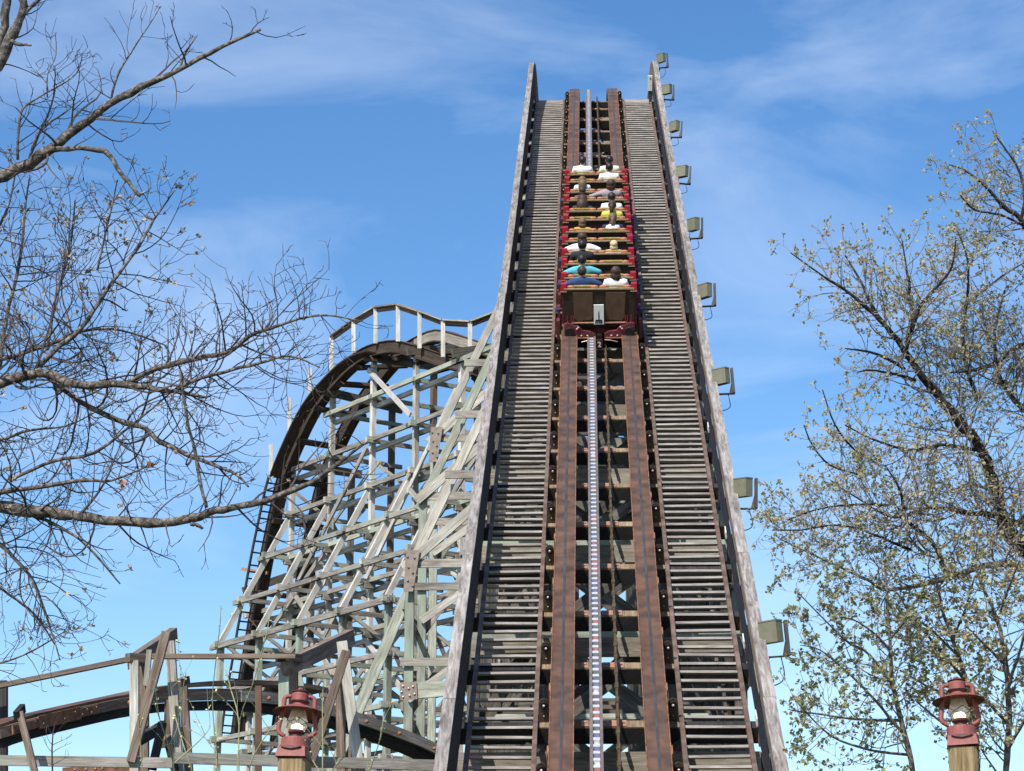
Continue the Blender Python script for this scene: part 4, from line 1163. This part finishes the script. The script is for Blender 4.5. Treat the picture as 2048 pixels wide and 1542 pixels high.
# ------------------------------------------------------------------ trees
def unproj_dir(dx, dy, dz=0): return CR * dx - CU * dy + CF * dz
class Grower:
    def __init__(s, seed, dist, twig_r=.0022, grav=.35, leaf=None, leaf_p=0.0, leaf_size=.05):
        s.r = random.Random(seed); s.tw = MB(); s.lf = MB(); s.dist = dist; s.tr = twig_r; s.grav = grav; s.leaf_p = leaf_p; s.ls = leaf_size
        s.nl = 0; s.dens = 1.0; s.curl = .16; s.kid = .7; s.wk = 1.0
    def leafcluster(s, p, d, n, size):
        r = s.r
        for _ in range(n):
            ax = (d * .7 + V((r.uniform(-1, 1), r.uniform(-1, 1), r.uniform(-.9, .9)))).normalized()
            sd = ax.cross(V((r.uniform(-1, 1), r.uniform(-1, 1), r.uniform(-1, 1)))).normalized()
            l = size * r.uniform(.6, 1.25); w = l * r.uniform(.3, .48)
            q = p + V((r.uniform(-1, 1), r.uniform(-1, 1), r.uniform(-1, 1))) * size * .35
            nrm = ax.cross(sd) * l * r.uniform(-.18, .18)
            b = len(s.lf.v)
            s.lf.v += [q, q + ax * l * .45 + sd * w + nrm, q + ax * l, q + ax * l * .45 - sd * w + nrm]
            s.lf.f.append((b, b + 1, b + 2, b + 3)); s.lf.uv.append([(0, 0)] * 4); s.lf.mi.append(0); s.nl += 1
    def twig(s, p, d, length, rad, level, leaf_p):
        r = s.r
        n = max(4, int(length / .075)); n = min(n, 10)
        st = length / n; pts = [p]; rads = [rad]
        d = d.normalized()
        bend = V((r.uniform(-1, 1), r.uniform(-1, 1), r.uniform(-1, 1))) * s.curl
        kids = []
        for i in range(n):
            d = (d + bend + V((r.uniform(-1, 1), r.uniform(-1, 1), r.uniform(-1, 1))) * .13 + V((0, 0, s.grav * (.03 + .25 * i / n)))).normalized()
            if r.random() < .12: bend = V((r.uniform(-1, 1), r.uniform(-1, 1), r.uniform(-1, 1))) * s.curl
            p = p + d * st; pts.append(p); rads.append(max(s.tr * .6, rad * (1 - .7 * (i + 1) / n)))
            if level > 0 and i >= 1 and r.random() < s.kid:
                kids.append((V(p), V(d), rads[-1], (i + 1) / n))
        s.tw.tube(pts, rads, 4 if rad > .008 else 3, cap=False)
        for (q, dd, rr, f) in kids:
            side = dd.cross(V((r.uniform(-1, 1), r.uniform(-1, 1), r.uniform(-1, 1)))).normalized()
            nd = (dd * r.uniform(.5, 1.0) + side * r.uniform(.5, 1.0)).normalized()
            s.twig(q, nd, length * r.uniform(.32, .7) * (1.1 - .5 * f), max(s.tr, rr * .65), level - 1, leaf_p)
        if leaf_p > 0:
            if r.random() < leaf_p: s.leafcluster(p, d, r.randint(2, 5), s.ls)
            if level <= 1:
                for q in pts[1:-1]:
                    if r.random() < leaf_p * .36: s.leafcluster(q, d, r.randint(1, 3), s.ls)
    def limb(s, px, d0, d1, parent, mat, name='limb', twigs=.16, tlen=(.3, .8), level=2, leaf_p=0, start=0.0, smin=.0, upbias=.25, knob=.12):
        """px: list of (x, y, diameter in photo pixels)"""
        r = s.r; k = len(px)
        P = [at(x, y, d0 + (d1 - d0) * i / (k - 1)) for i, (x, y, w) in enumerate(px)]
        Rd = [w * .5 * s.wk * (d0 + (d1 - d0) * i / (k - 1)) / F for i, (x, y, w) in enumerate(px)]
        n = 4
        P2 = smooth(P, n); R2 = []
        for i in range(k - 1):
            for j in range(n): R2.append(Rd[i] + (Rd[i + 1] - Rd[i]) * j / n)
        R2.append(Rd[-1])
        P2 = [p + V((r.uniform(-1, 1), r.uniform(-1, 1), r.uniform(-1, 1))) * q * .28 for p, q in zip(P2, R2)]
        R2 = [q * r.uniform(1 - knob, 1 + knob) for q in R2]
        mb = MB(); mb.tube(P2, R2, 9); o = mb.put(name, mat, parent, smooth=True)
        # twigs along it
        tot = 0
        side = 1
        for i in range(1, len(P2)):
            seg = P2[i] - P2[i - 1]; ln = seg.length; tot += ln
            f = i / len(P2)
            if f < start: continue
            cnt = ln / twigs * s.dens
            m = int(cnt) + (1 if r.random() < cnt - int(cnt) else 0)
            for _ in range(m):
                t = seg.normalized()
                lat_ = unproj_dir(r.uniform(-1, 1), r.uniform(-1, 1), r.uniform(-.7, .7))
                lat_ = (lat_ - t * lat_.dot(t)).normalized()
                nd = (t * r.uniform(.2, .9) + lat_ * r.uniform(.7, 1.2) + V((0, 0, upbias * r.uniform(-1.2, 1)))).normalized()
                L_ = r.uniform(*tlen) * (1.15 - .45 * f)
                L_ *= 1 - .45 * max(0, f - .7) / .3
                s.twig(P2[i - 1].lerp(P2[i], r.random()), nd, L_, min(R2[i] * .55, .004 + L_ * .0095), level, leaf_p)
        return o
    def finish(s, parent, twig_mat, leaf_mat, leaf_name='leaves'):
        if s.tw.v: s.tw.put('twigs', twig_mat, parent)
        if s.lf.v: s.lf.put(leaf_name, leaf_mat, parent)

# left tree: trunk outside the frame, limbs reaching in
D = 17.0
lt_ = thing('bare_tree', 'bare grey barked tree whose limbs reach in from the left edge', 'tree', (at(-420, 900, D).x, at(-420, 900, D).y, 0))
base_l = at(-420, 900, D)
MB().tube(smooth([V((base_l.x + .15, base_l.y, 0)), V((base_l.x, base_l.y, 2.2)), V((base_l.x + .1, base_l.y, 4.6)), V((base_l.x + .05, base_l.y + .1, 7.0)), V((base_l.x + .15, base_l.y + .3, 9.6))], 4), [.30 - .20 * i / 16 for i in range(17)], 14).put('trunk', M['bark'], lt_, smooth=True)
G = Grower(5, D, .0032, .75, leaf_size=.032)
G.dens = 2.6; G.curl = .27; G.kid = .62; G.wk = .88
bk_ = M['bark']
G.limb([(-400, 480, 44), (-200, 420, 36), (-40, 365, 30), (40, 335, 26), (100, 300, 24), (180, 235, 20), (260, 185, 17), (340, 150, 13), (420, 105, 10), (522, 58, 6)], D + .3, D - .3, lt_, bk_, twigs=.34, tlen=(.3, .9), level=2, start=.28, leaf_p=.0)
G.limb([(100, 300, 13), (150, 297, 12), (210, 303, 12), (240, 345, 10), (262, 370, 9), (280, 392, 9)], D - .1, D - .3, lt_, bk_, twigs=.8, tlen=(.15, .4), level=1)
G.limb([(-395, 470, 46), (-300, 310, 40), (-120, 230, 32), (-20, 150, 26), (20, 78, 24), (42, 30, 20), (52, -30, 18)], D + .2, D + .2, lt_, bk_, twigs=.5, tlen=(.2, .5), level=2, start=.5)
G.limb([(-60, 190, 20), (-10, 130, 20), (8, 50, 20), (16, -30, 18)], D + .4, D + .4, lt_, bk_, twigs=.6, tlen=(.2, .4), level=1)
G.limb([(40, 34, 11), (60, 16, 9), (82, -8, 7)], D + .2, D + .2, lt_, bk_, twigs=.5, tlen=(.1, .3), level=1)
G.limb([(22, 82, 9), (40, 89, 9), (62, 90, 4)], D + .1, D, lt_, bk_, twigs=9, level=0)
G.limb([(-420, 830, 46), (-200, 790, 36), (-40, 775, 27), (60, 750, 24), (88, 745, 21), (150, 770, 20), (250, 770, 17), (330, 780, 13), (415, 795, 6)], D, D - .6, lt_, bk_, twigs=.2, tlen=(.3, .9), level=2, start=.2, leaf_p=.03)
G.limb([(250, 768, 13), (320, 735, 13), (400, 715, 12), (460, 702, 11), (500, 672, 10), (560, 650, 7), (640, 630, 5), (725, 643, 3)], D - .4, D - 1.0, lt_, bk_, twigs=.13, tlen=(.25, .75), level=2)
G.limb([(88, 745, 15), (156, 800, 14), (237, 841, 13), (289, 856, 12), (319, 882, 12), (371, 908, 11), (427, 930, 9), (471, 948, 7), (497, 974, 4)], D - .2, D - .7, lt_, bk_, twigs=.15, tlen=(.25, .8), level=2, leaf_p=.02)
G.limb([(74, 738, 14), (110, 700, 12), (163, 656, 11), (215, 578, 9), (275, 496, 7), (308, 440, 5), (350, 380, 3)], D - .1, D + .3, lt_, bk_, twigs=.155, tlen=(.3, .8), level=2, leaf_p=.2)
G.limb([(-200, 786, 16), (-60, 730, 10), (0, 720, 9), (100, 688, 9), (165, 662, 8), (240, 660, 5), (330, 690, 3)], D + .1, D + .4, lt_, bk_, twigs=.14, tlen=(.25, .7), level=2, leaf_p=.15)
G.limb([(0, 735, 8), (12, 640, 8), (40, 520, 7), (50, 420, 5), (60, 350, 3)], D + .3, D + .6, lt_, bk_, twigs=.155, tlen=(.3, .8), level=2, leaf_p=.2)
G.limb([(95, 700, 7), (110, 600, 7), (140, 500, 5), (150, 400, 3)], D, D + .4, lt_, bk_, twigs=.155, tlen=(.3, .8), level=2, leaf_p=.2)
G.limb([(195, 540, 5), (215, 450, 5), (235, 360, 3)], D, D + .2, lt_, bk_, twigs=.14, tlen=(.2, .5), level=2, leaf_p=.13)
G.limb([(356, 778, 9), (390, 760, 9), (445, 745, 8), (519, 726, 7), (579, 712, 5), (640, 735, 3)], D - .6, D - 1.0, lt_, bk_, twigs=.13, tlen=(.3, .8), level=2)
G.limb([(-420, 1060, 46), (-200, 1020, 38), (-40, 1010, 30), (40, 1020, 28), (150, 1032, 25), (270, 1045, 23), (370, 1040, 20), (430, 1022, 18), (500, 1010, 16), (560, 990, 14), (620, 965, 12), (680, 925, 10), (727, 888, 6)], D - .4, D - 1.4, lt_, bk_, twigs=.24, tlen=(.25, .8), level=2, start=.15, leaf_p=.02, upbias=.1)
G.limb([(-150, 1014, 18), (-60, 1000, 15), (0, 985, 14), (56, 976, 11), (171, 960, 9), (223, 961, 6), (300, 930, 3)], D - .6, D - .8, lt_, bk_, twigs=.2, tlen=(.25, .7), level=2)
G.limb([(20, 960, 9), (110, 920, 8), (190, 905, 7), (300, 820, 5), (370, 760, 3)], D - .3, D - .5, lt_, bk_, twigs=.2, tlen=(.25, .6), level=2)
G.limb([(360, 740, 6), (375, 840, 7), (390, 900, 8), (400, 960, 8), (413, 1016, 8)], D - .9, D - 1.0, lt_, bk_, twigs=.3, tlen=(.2, .6), level=2)
G.limb([(380, 1048, 9), (395, 1050, 9), (406, 1058, 7)], D - 1.0, D - 1.0, lt_, bk_, twigs=9, level=0)
G.limb([(-180, 1016, 14), (-40, 1070, 9), (0, 1090, 9), (60, 1150, 8), (85, 1210, 6), (105, 1270, 4), (120, 1320, 3)], D - .5, D - .8, lt_, M['bark'], twigs=.17, tlen=(.3, .8), level=2, upbias=-.1, leaf_p=.06)
G.limb([(40, 1020, 10), (110, 1050, 8), (160, 1080, 6), (200, 1120, 5), (240, 1168, 3)], D - .6, D - .9, lt_, M['bark'], twigs=.25, tlen=(.2, .5), level=2, upbias=-.1, leaf_p=.05)
G.limb([(-190, 1018, 11), (-120, 1090, 9), (-40, 1150, 7), (20, 1190, 6), (70, 1230, 5), (110, 1290, 3)], D - .3, D - .3, lt_, M['bark'], twigs=.2, tlen=(.25, .6), level=2, upbias=-.1, leaf_p=.05)
G.limb([(-260, 1036, 14), (-180, 1200, 10), (-60, 1330, 7), (0, 1325, 5), (60, 1305, 4), (130, 1262, 2)], D - .3, D - .5, lt_, M['bark'], twigs=.2, tlen=(.25, .5), level=1)
G.limb([(-260, 800, 14), (-200, 660, 11), (-120, 560, 9), (-40, 500, 8), (10, 430, 6), (30, 350, 4)], D + .3, D + .3, lt_, bk_, twigs=.16, tlen=(.3, .7), level=2, leaf_p=.1)
G.limb([(-210, 1018, 14), (-80, 900, 9), (0, 880, 8), (60, 860, 6), (140, 850, 4), (230, 800, 2)], D + .2, D, lt_, bk_, twigs=.2, tlen=(.3, .7), level=2)
# upright twigs of the top limb
for pts in ([(35, 320, 7), (38, 250, 6), (48, 215, 5), (95, 185, 4), (150, 150, 3), (165, 110, 2)], [(60, 310, 6), (75, 270, 5), (100, 245, 5), (130, 225, 4), (160, 200, 2)], [(222, 200, 6), (235, 150, 5), (262, 105, 4), (285, 70, 3), (322, 12, 2)], [(360, 135, 5), (372, 105, 4), (395, 70, 2)], [(95, 195, 4), (95, 150, 3), (112, 110, 2), (110, 65, 2)]):
    G.limb(pts, D, D + .1, lt_, bk_, name='branch', twigs=.22, tlen=(.15, .42), level=1)
G.finish(lt_, M['twig'], M['bud'], 'buds')
dl = Grower(9, D); dl.leafcluster(at(245, 962, D - .8), V((0, 0, -1)), 6, .05); dl.leafcluster(at(300, 924, D - .8), V((0, 0, -1)), 3, .045)
dl.lf.put('dry_leaves', M['dry'], lt_)

# right tree: big leafing tree at the edge
D2 = 25.0
bx = at(2190, 1200, D2)
rt = thing('leafing_tree', 'large tree with dark trunk and young olive leaves at the right edge', 'tree', (bx.x, bx.y, 0))
MB().tube(smooth([V((bx.x, bx.y, 0)), V((bx.x - .05, bx.y, 3.0)), V((bx.x - .2, bx.y, 5.8)), at(2010, 1060, D2)], 5), [.26 - .175 * i / 15 for i in range(16)], 12).put('trunk', M['bark_dark'], rt, smooth=True)
MB().tube(smooth([V((bx.x - .05, bx.y, 3.4)), at(2150, 1300, D2 + .1), at(2118, 1130, D2), at(2100, 1000, D2 + .1), at(2092, 850, D2 + .8), at(2088, 700, D2 + .8), at(2080, 500, D2 + .6), at(2090, 400, D2 + .6)], 4), [(17 - 12 * i / 28) * D2 / F for i in range(29)], 12).put('upper_trunk', M['bark_dark'], rt, smooth=True)
G = Grower(21, D2, .0036, .5, leaf_size=.036)
G.dens = 2.0; G.curl = .22; G.wk = .85
LP = .5
G.limb([(2010, 1060, 27), (1985, 960, 25), (1955, 890, 25), (1900, 820, 23), (1850, 760, 19), (1805, 695, 14), (1760, 640, 11), (1705, 592, 8), (1640, 548, 5), (1582, 506, 3)], D2, D2 - .6, rt, M['bark_dark'], twigs=.12, tlen=(.4, 1.0), level=2, leaf_p=LP)
G.limb([(1812, 700, 10), (1827, 635, 9), (1820, 581, 7), (1812, 532, 5), (1804, 480, 3)], D2 - .4, D2 - .2, rt, M['bark_dark'], twigs=.10, tlen=(.3, .7), level=2, leaf_p=LP)
G.limb([(1825, 660, 8), (1842, 612, 8), (1870, 578, 7), (1902, 538, 5), (1912, 480, 3)], D2 - .4, D2 - .8, rt, M['bark_dark'], twigs=.11, tlen=(.3, .7), level=2, leaf_p=LP)
G.limb([(1790, 672, 9), (1745, 615, 8), (1720, 560, 6), (1690, 510, 3)], D2 - .4, D2, rt, M['bark_dark'], twigs=.11, tlen=(.3, .7), level=2, leaf_p=LP)
G.limb([(1810, 738, 8), (1755, 708, 7), (1690, 697, 3)], D2 - .3, D2 - .8, rt, M['bark_dark'], twigs=.2, tlen=(.25, .6), level=2, leaf_p=LP)
G.limb([(1830, 760, 8), (1790, 748, 6), (1740, 740, 5), (1715, 745, 3)], D2 - .3, D2 - 1, rt, M['bark_dark'], twigs=.2, tlen=(.25, .55), level=1, leaf_p=LP)
G.limb([(1955, 800, 12), (1935, 740, 11), (1925, 660, 10), (1935, 590, 7), (1935, 520, 5), (1915, 462, 3)], D2 + .5, D2 + .2, rt, M['bark_dark'], twigs=.13, tlen=(.3, .8), level=2, leaf_p=LP)
G.limb([(1930, 610, 6), (1975, 575, 5), (2015, 545, 4), (2060, 520, 3)], D2 + .3, D2 + .3, rt, M['bark_dark'], twigs=.14, tlen=(.3, .7), level=2, leaf_p=LP)
G.limb([(2075, 500, 14), (2042, 440, 13), (2010, 415, 10), (1970, 372, 7), (1930, 340, 5), (1898, 330, 3)], D2 + .6, D2 + .3, rt, M['bark_dark'], twigs=.11, tlen=(.3, .7), level=2, leaf_p=LP)
G.limb([(2042, 440, 9), (2050, 390, 8), (2035, 335, 6), (2005, 290, 4), (1985, 262, 3)], D2 + .6, D2 + .7, rt, M['bark_dark'], twigs=.11, tlen=(.3, .7), level=2, leaf_p=LP)
G.limb([(2045, 450, 7), (2000, 430, 6), (1950, 420, 5), (1920, 390, 3)], D2 + .5, D2 + .3, rt, M['bark_dark'], twigs=.13, tlen=(.25, .6), level=2, leaf_p=LP)
G.limb([(2080, 700, 14), (2040, 690, 12), (2000, 720, 9), (1950, 740, 7), (1900, 745, 4)], D2 + .8, D2 + .3, rt, M['bark_dark'], twigs=.10, tlen=(.4, .9), level=2, leaf_p=LP)
G.limb([(2080, 850, 16), (2030, 800, 13), (1995, 740, 10), (1990, 660, 7), (2010, 580, 4)], D2 + .9, D2 + .9, rt, M['bark_dark'], twigs=.09, tlen=(.4, .9), level=2, leaf_p=LP)
G.limb([(2080, 1000, 22), (2040, 1045, 20), (1990, 1030, 16), (1930, 1025, 12), (1860, 1015, 9), (1790, 1035, 6), (1720, 1000, 4), (1660, 960, 3)], D2 - .2, D2 - 1.0, rt, M['bark_dark'], twigs=.09, tlen=(.4, 1.0), level=2, leaf_p=LP)
G.limb([(1950, 900, 10), (1890, 890, 9), (1820, 900, 7), (1750, 880, 5), (1690, 850, 3)], D2 - .2, D2 - 1.2, rt, M['bark_dark'], twigs=.085, tlen=(.4, .9), level=2, leaf_p=LP)
G.limb([(1760, 930, 5), (1710, 900, 5), (1670, 850, 4), (1645, 780, 3)], D2 - .8, D2 - 1.2, rt, M['bark_dark'], twigs=.13, tlen=(.2, .5), level=1, leaf_p=.9)
G.limb([(1720, 950, 5), (1660, 930, 5), (1625, 890, 4), (1608, 850, 3)], D2 - .8, D2 - 1.2, rt, M['bark_dark'], twigs=.13, tlen=(.2, .5), level=1, leaf_p=.9)
G.limb([(2080, 1128, 17), (1985, 1130, 16), (1910, 1150, 14), (1860, 1165, 12), (1775, 1180, 9), (1735, 1160, 7), (1660, 1125, 5), (1560, 1078, 3)], D2 - .6, D2 - 1.5, rt, M['bark_pale'], twigs=.10, tlen=(.3, .9), level=2, leaf_p=LP)
G.limb([(1890, 1140, 12), (1865, 1085, 11), (1815, 1040, 9), (1800, 980, 6), (1770, 930, 3)], D2 - .9, D2 - 1.1, rt, M['bark_dark'], twigs=.10, tlen=(.4, .9), level=2, leaf_p=LP)
G.limb([(1820, 1100, 8), (1750, 1070, 6), (1680, 1050, 5), (1600, 1060, 4), (1545, 1060, 3)], D2 - 1, D2 - 1.6, rt, M['bark_dark'], twigs=.09, tlen=(.3, .8), level=2, leaf_p=LP)
G.limb([(1780, 1010, 6), (1700, 1010, 5), (1630, 1020, 4), (1575, 1040, 3)], D2 - 1, D2 - 1.5, rt, M['bark_dark'], twigs=.09, tlen=(.3, .8), level=2, leaf_p=LP)
G.finish(rt, M['twig_pale'], M['leaf'])

# slender young trees at lower right
def young(seed, label, dist, trunk, limbs, leaf):
    b = at(trunk[0][0], trunk[0][1], dist)
    t = thing('young_tree', label, 'tree', (b.x, b.y, 0), 'young trees at the lower right')
    MB().tube([V((b.x, b.y, 0)), b], [trunk[0][2] * .6 * dist / F, trunk[0][2] * .5 * dist / F], 9).put('trunk', M['bark_pale'], t, smooth=True)
    g_ = Grower(seed, dist, .0034, .6, leaf_size=.046); g_.dens = 1.35; g_.curl = .18; g_.wk = .8
    g_.limb(trunk, dist, dist, t, M['bark_pale'], name='stem', twigs=.2, tlen=(.3, .9), level=2, leaf_p=.7)
    for l in limbs: g_.limb(l, dist, dist - .6, t, M['bark_pale'], twigs=.15, tlen=(.25, .75), level=2, leaf_p=.75)
    g_.finish(t, M['twig_pale'], M[leaf])
young(31, 'slender young tree with sparse green leaves leaning left, nearest the lift handrail', 23.5,
      [(1835, 1600, 16), (1825, 1542, 15), (1805, 1450, 13), (1785, 1370, 11), (1780, 1280, 9), (1775, 1210, 7), (1770, 1130, 4)],
      [[(1808, 1470, 9), (1750, 1400, 7), (1690, 1340, 5), (1640, 1300, 4), (1600, 1290, 2)], [(1800, 1440, 9), (1730, 1440, 7), (1650, 1430, 5), (1580, 1420, 3)],
       [(1785, 1370, 8), (1740, 1310, 6), (1690, 1280, 5), (1640, 1230, 4), (1590, 1180, 3)], [(1780, 1300, 7), (1740, 1260, 5), (1690, 1235, 4), (1640, 1250, 3)],
       [(1815, 1510, 8), (1740, 1500, 6), (1660, 1470, 5), (1590, 1400, 3)], [(1780, 1280, 6), (1810, 1240, 5), (1830, 1200, 3)]], 'leaf_green')
young(32, 'slender pale young tree with forked stems behind the right lantern', 24.5,
      [(1960, 1620, 17), (1955, 1542, 16), (1950, 1440, 14), (1925, 1340, 12), (1905, 1280, 10), (1885, 1220, 8), (1870, 1150, 5)],
      [[(1930, 1360, 9), (1880, 1300, 8), (1830, 1240, 6), (1790, 1180, 4)], [(1915, 1310, 8), (1850, 1250, 6), (1790, 1230, 4)], [(1940, 1400, 8), (1870, 1380, 6), (1800, 1340, 4)],
       [(1905, 1280, 7), (1930, 1220, 6), (1950, 1150, 4)], [(1950, 1480, 8), (1890, 1450, 6), (1830, 1400, 4)]], 'leaf')
young(33, 'slender young tree with upright stems at the lower right corner', 24.0,
      [(2010, 1620, 18), (2012, 1542, 17), (2018, 1430, 15), (2012, 1330, 13), (1995, 1240, 10), (1960, 1160, 7), (1940, 1090, 4)],
      [[(2015, 1380, 9), (2040, 1300, 7), (2060, 1230, 5)], [(2010, 1330, 8), (1970, 1290, 6), (1930, 1250, 4)], [(2018, 1450, 9), (1970, 1400, 7), (1930, 1390, 5), (1880, 1360, 3)],
       [(2014, 1500, 9), (2050, 1440, 8), (2080, 1390, 5)], [(1995, 1240, 7), (2020, 1170, 5), (2040, 1120, 3)]], 'leaf')

# budding canes in front of the low track
cn = thing('budding_shrub', 'thin pale green canes with yellow buds rising before the low track', 'shrub', (at(430, 1542, 20.5).x, at(430, 1542, 20.5).y, 0))
b0 = at(430, 1545, 20.5)
canes = [[(440, 1600), (432, 1500), (425, 1400), (432, 1320), (440, 1250), (442, 1210)], [(478, 1600), (478, 1542), (480, 1440), (505, 1370), (530, 1280), (540, 1230)],
         [(470, 1600), (478, 1450), (462, 1380), (452, 1340)], [(360, 1600), (345, 1520), (320, 1440), (308, 1402)], [(290, 1600), (280, 1480), (278, 1430)],
         [(345, 1590), (350, 1480), (362, 1400), (372, 1345)], [(400, 1590), (370, 1500), (350, 1430), (340, 1360)], [(505, 1590), (500, 1530), (540, 1460), (570, 1435)],
         [(640, 1590), (645, 1540), (645, 1400), (648, 1370)], [(610, 1480), (625, 1520), (650, 1560)], [(690, 1510), (665, 1540), (640, 1580)], [(730, 1590), (740, 1540), (760, 1480), (768, 1450)],
         [(350, 1525), (400, 1480), (420, 1455)], [(435, 1600), (435, 1520), (434, 1495)]]
gc = Grower(44, 20.5, .003, .5, leaf_size=.03)
for c_ in canes:
    c_ = [(x, y) for x, y in c_]
    P = smooth([at(x, y, 20.5 + .2 * math.sin(i + c_[0][0])) for i, (x, y) in enumerate(c_)], 3)
    ground_p = V((P[0].x, P[0].y, 0)) if c_[0][1] > 1570 else None
    pts = ([ground_p] if ground_p else []) + P
    m = MB(); m.tube(pts, [.0065 - .003 * i / len(pts) for i in range(len(pts))], 5); m.put('cane', M['cane'], cn)
    for p in P[2::2]:
        for sx in (-1, 1):
            if rng.random() < .6: gc.leafcluster(p, V((sx, 0, .6)), 2, .02)
        if rng.random() < .35: gc.twig(p, V((rng.uniform(-1, 1), rng.uniform(-.4, .4), .9)), .35, .004, 0, .9)
gc.finish(cn, M['cane'], M['bud_pale'], 'leaves')  # the small blades here are the yellow buds of the canes
# small dark twig sapling at far left
sp = thing('twig_sapling', 'thin bare twig sapling before the level beam at the far left', 'sapling', (at(105, 1542, 21).x, at(105, 1542, 21).y, 0))
gs = Grower(45, 21, .0028, .5)
P = [V((at(105, 1542, 21).x, at(105, 1542, 21).y, 0)), at(105, 1542, 21), at(104, 1500, 21), at(106, 1465, 21), at(112, 1440, 21)]
MB().tube(P, [.012, .009, .008, .006, .003], 5).put('stem', M['twig'], sp)
for p in (at(105, 1530, 21), at(105, 1505, 21), at(105, 1490, 21), at(106, 1470, 21)):
    for sx in (-1, 1): gs.twig(p, CR * sx + V((0, 0, .8)), .17, .004, 1, 0)
gs.finish(sp, M['twig'], M['bud'])

# ------------------------------------------------------------------ light, sky, camera
SUN_E, SUN_A = R(45), R(26)
to_sun = V((-math.sin(SUN_A) * math.cos(SUN_E), -math.cos(SUN_A) * math.cos(SUN_E), math.sin(SUN_E)))
sl = bpy.data.lights.new('sun', 'SUN'); sl.energy = 5.0; sl.angle = R(.53); sl.color = (1, .955, .88)
so = bpy.data.objects.new('sun', sl); COL.objects.link(so); so.rotation_euler = to_sun.to_track_quat('Z', 'Y').to_euler(); so.location = (-10, -20, 40)

w = bpy.data.worlds.new('World'); sc.world = w; w.use_nodes = True
nt = w.node_tree; nt.nodes.clear(); N = nt.nodes.new; Lk = nt.links.new
out = N('ShaderNodeOutputWorld'); bg = N('ShaderNodeBackground'); Lk(bg.outputs[0], out.inputs[0])
sky = N('ShaderNodeTexSky'); sky.sky_type = 'NISHITA'; sky.sun_disc = False; sky.sun_elevation = SUN_E; sky.sun_rotation = math.pi + SUN_A
sky.air_density = 1.0; sky.dust_density = .5; sky.ozone_density = 2.0; sky.altitude = 200
hs = N('ShaderNodeHueSaturation'); hs.inputs['Hue'].default_value = .503; hs.inputs['Saturation'].default_value = 1.27; hs.inputs['Value'].default_value = 1.0
Lk(sky.outputs[0], hs.inputs['Color'])
tc = N('ShaderNodeTexCoord')
mp = N('ShaderNodeMapping'); mp.inputs['Location'].default_value = (1.7, .4, .9); mp.inputs['Rotation'].default_value = (R(0), R(-20), R(0)); mp.inputs['Scale'].default_value = (2.0, 2.0, 5.0)
Lk(tc.outputs['Generated'], mp.inputs[0])
n1 = N('ShaderNodeTexNoise'); n1.inputs['Scale'].default_value = 2.2; n1.inputs['Detail'].default_value = 8; n1.inputs['Roughness'].default_value = .55; n1.inputs['Distortion'].default_value = .6
Lk(mp.outputs[0], n1.inputs['Vector'])
cr_ = N('ShaderNodeValToRGB'); cr_.color_ramp.elements[0].position = .46; cr_.color_ramp.elements[0].color = (0, 0, 0, 1); cr_.color_ramp.elements[1].position = .74; cr_.color_ramp.elements[1].color = (.32, .32, .32, 1)
Lk(n1.outputs[0], cr_.inputs[0])
mx = N('ShaderNodeMixRGB'); mx.inputs[2].default_value = (6.5, 7.2, 8.2, 1)
Lk(cr_.outputs[0], mx.inputs[0]); Lk(hs.outputs[0], mx.inputs[1]); Lk(mx.outputs[0], bg.inputs[0])
bg.inputs[1].default_value = .15

cam = bpy.data.cameras.new('camera'); co = bpy.data.objects.new('camera', cam); COL.objects.link(co)
rot = Matrix((CR, CU, -CF)).transposed()
co.matrix_world = Matrix.Translation(CAM) @ rot.to_4x4()
cam.sensor_width = 36; cam.lens = 36 * F / 2048; cam.clip_end = 3000; cam.clip_start = .1
sc.camera = co
vs = sc.view_settings; vs.view_transform = 'Standard'; vs.look = 'None'; vs.exposure = .25; vs.gamma = 1
for o in list(bpy.data.objects):
    if '_m' in o: del o['_m']
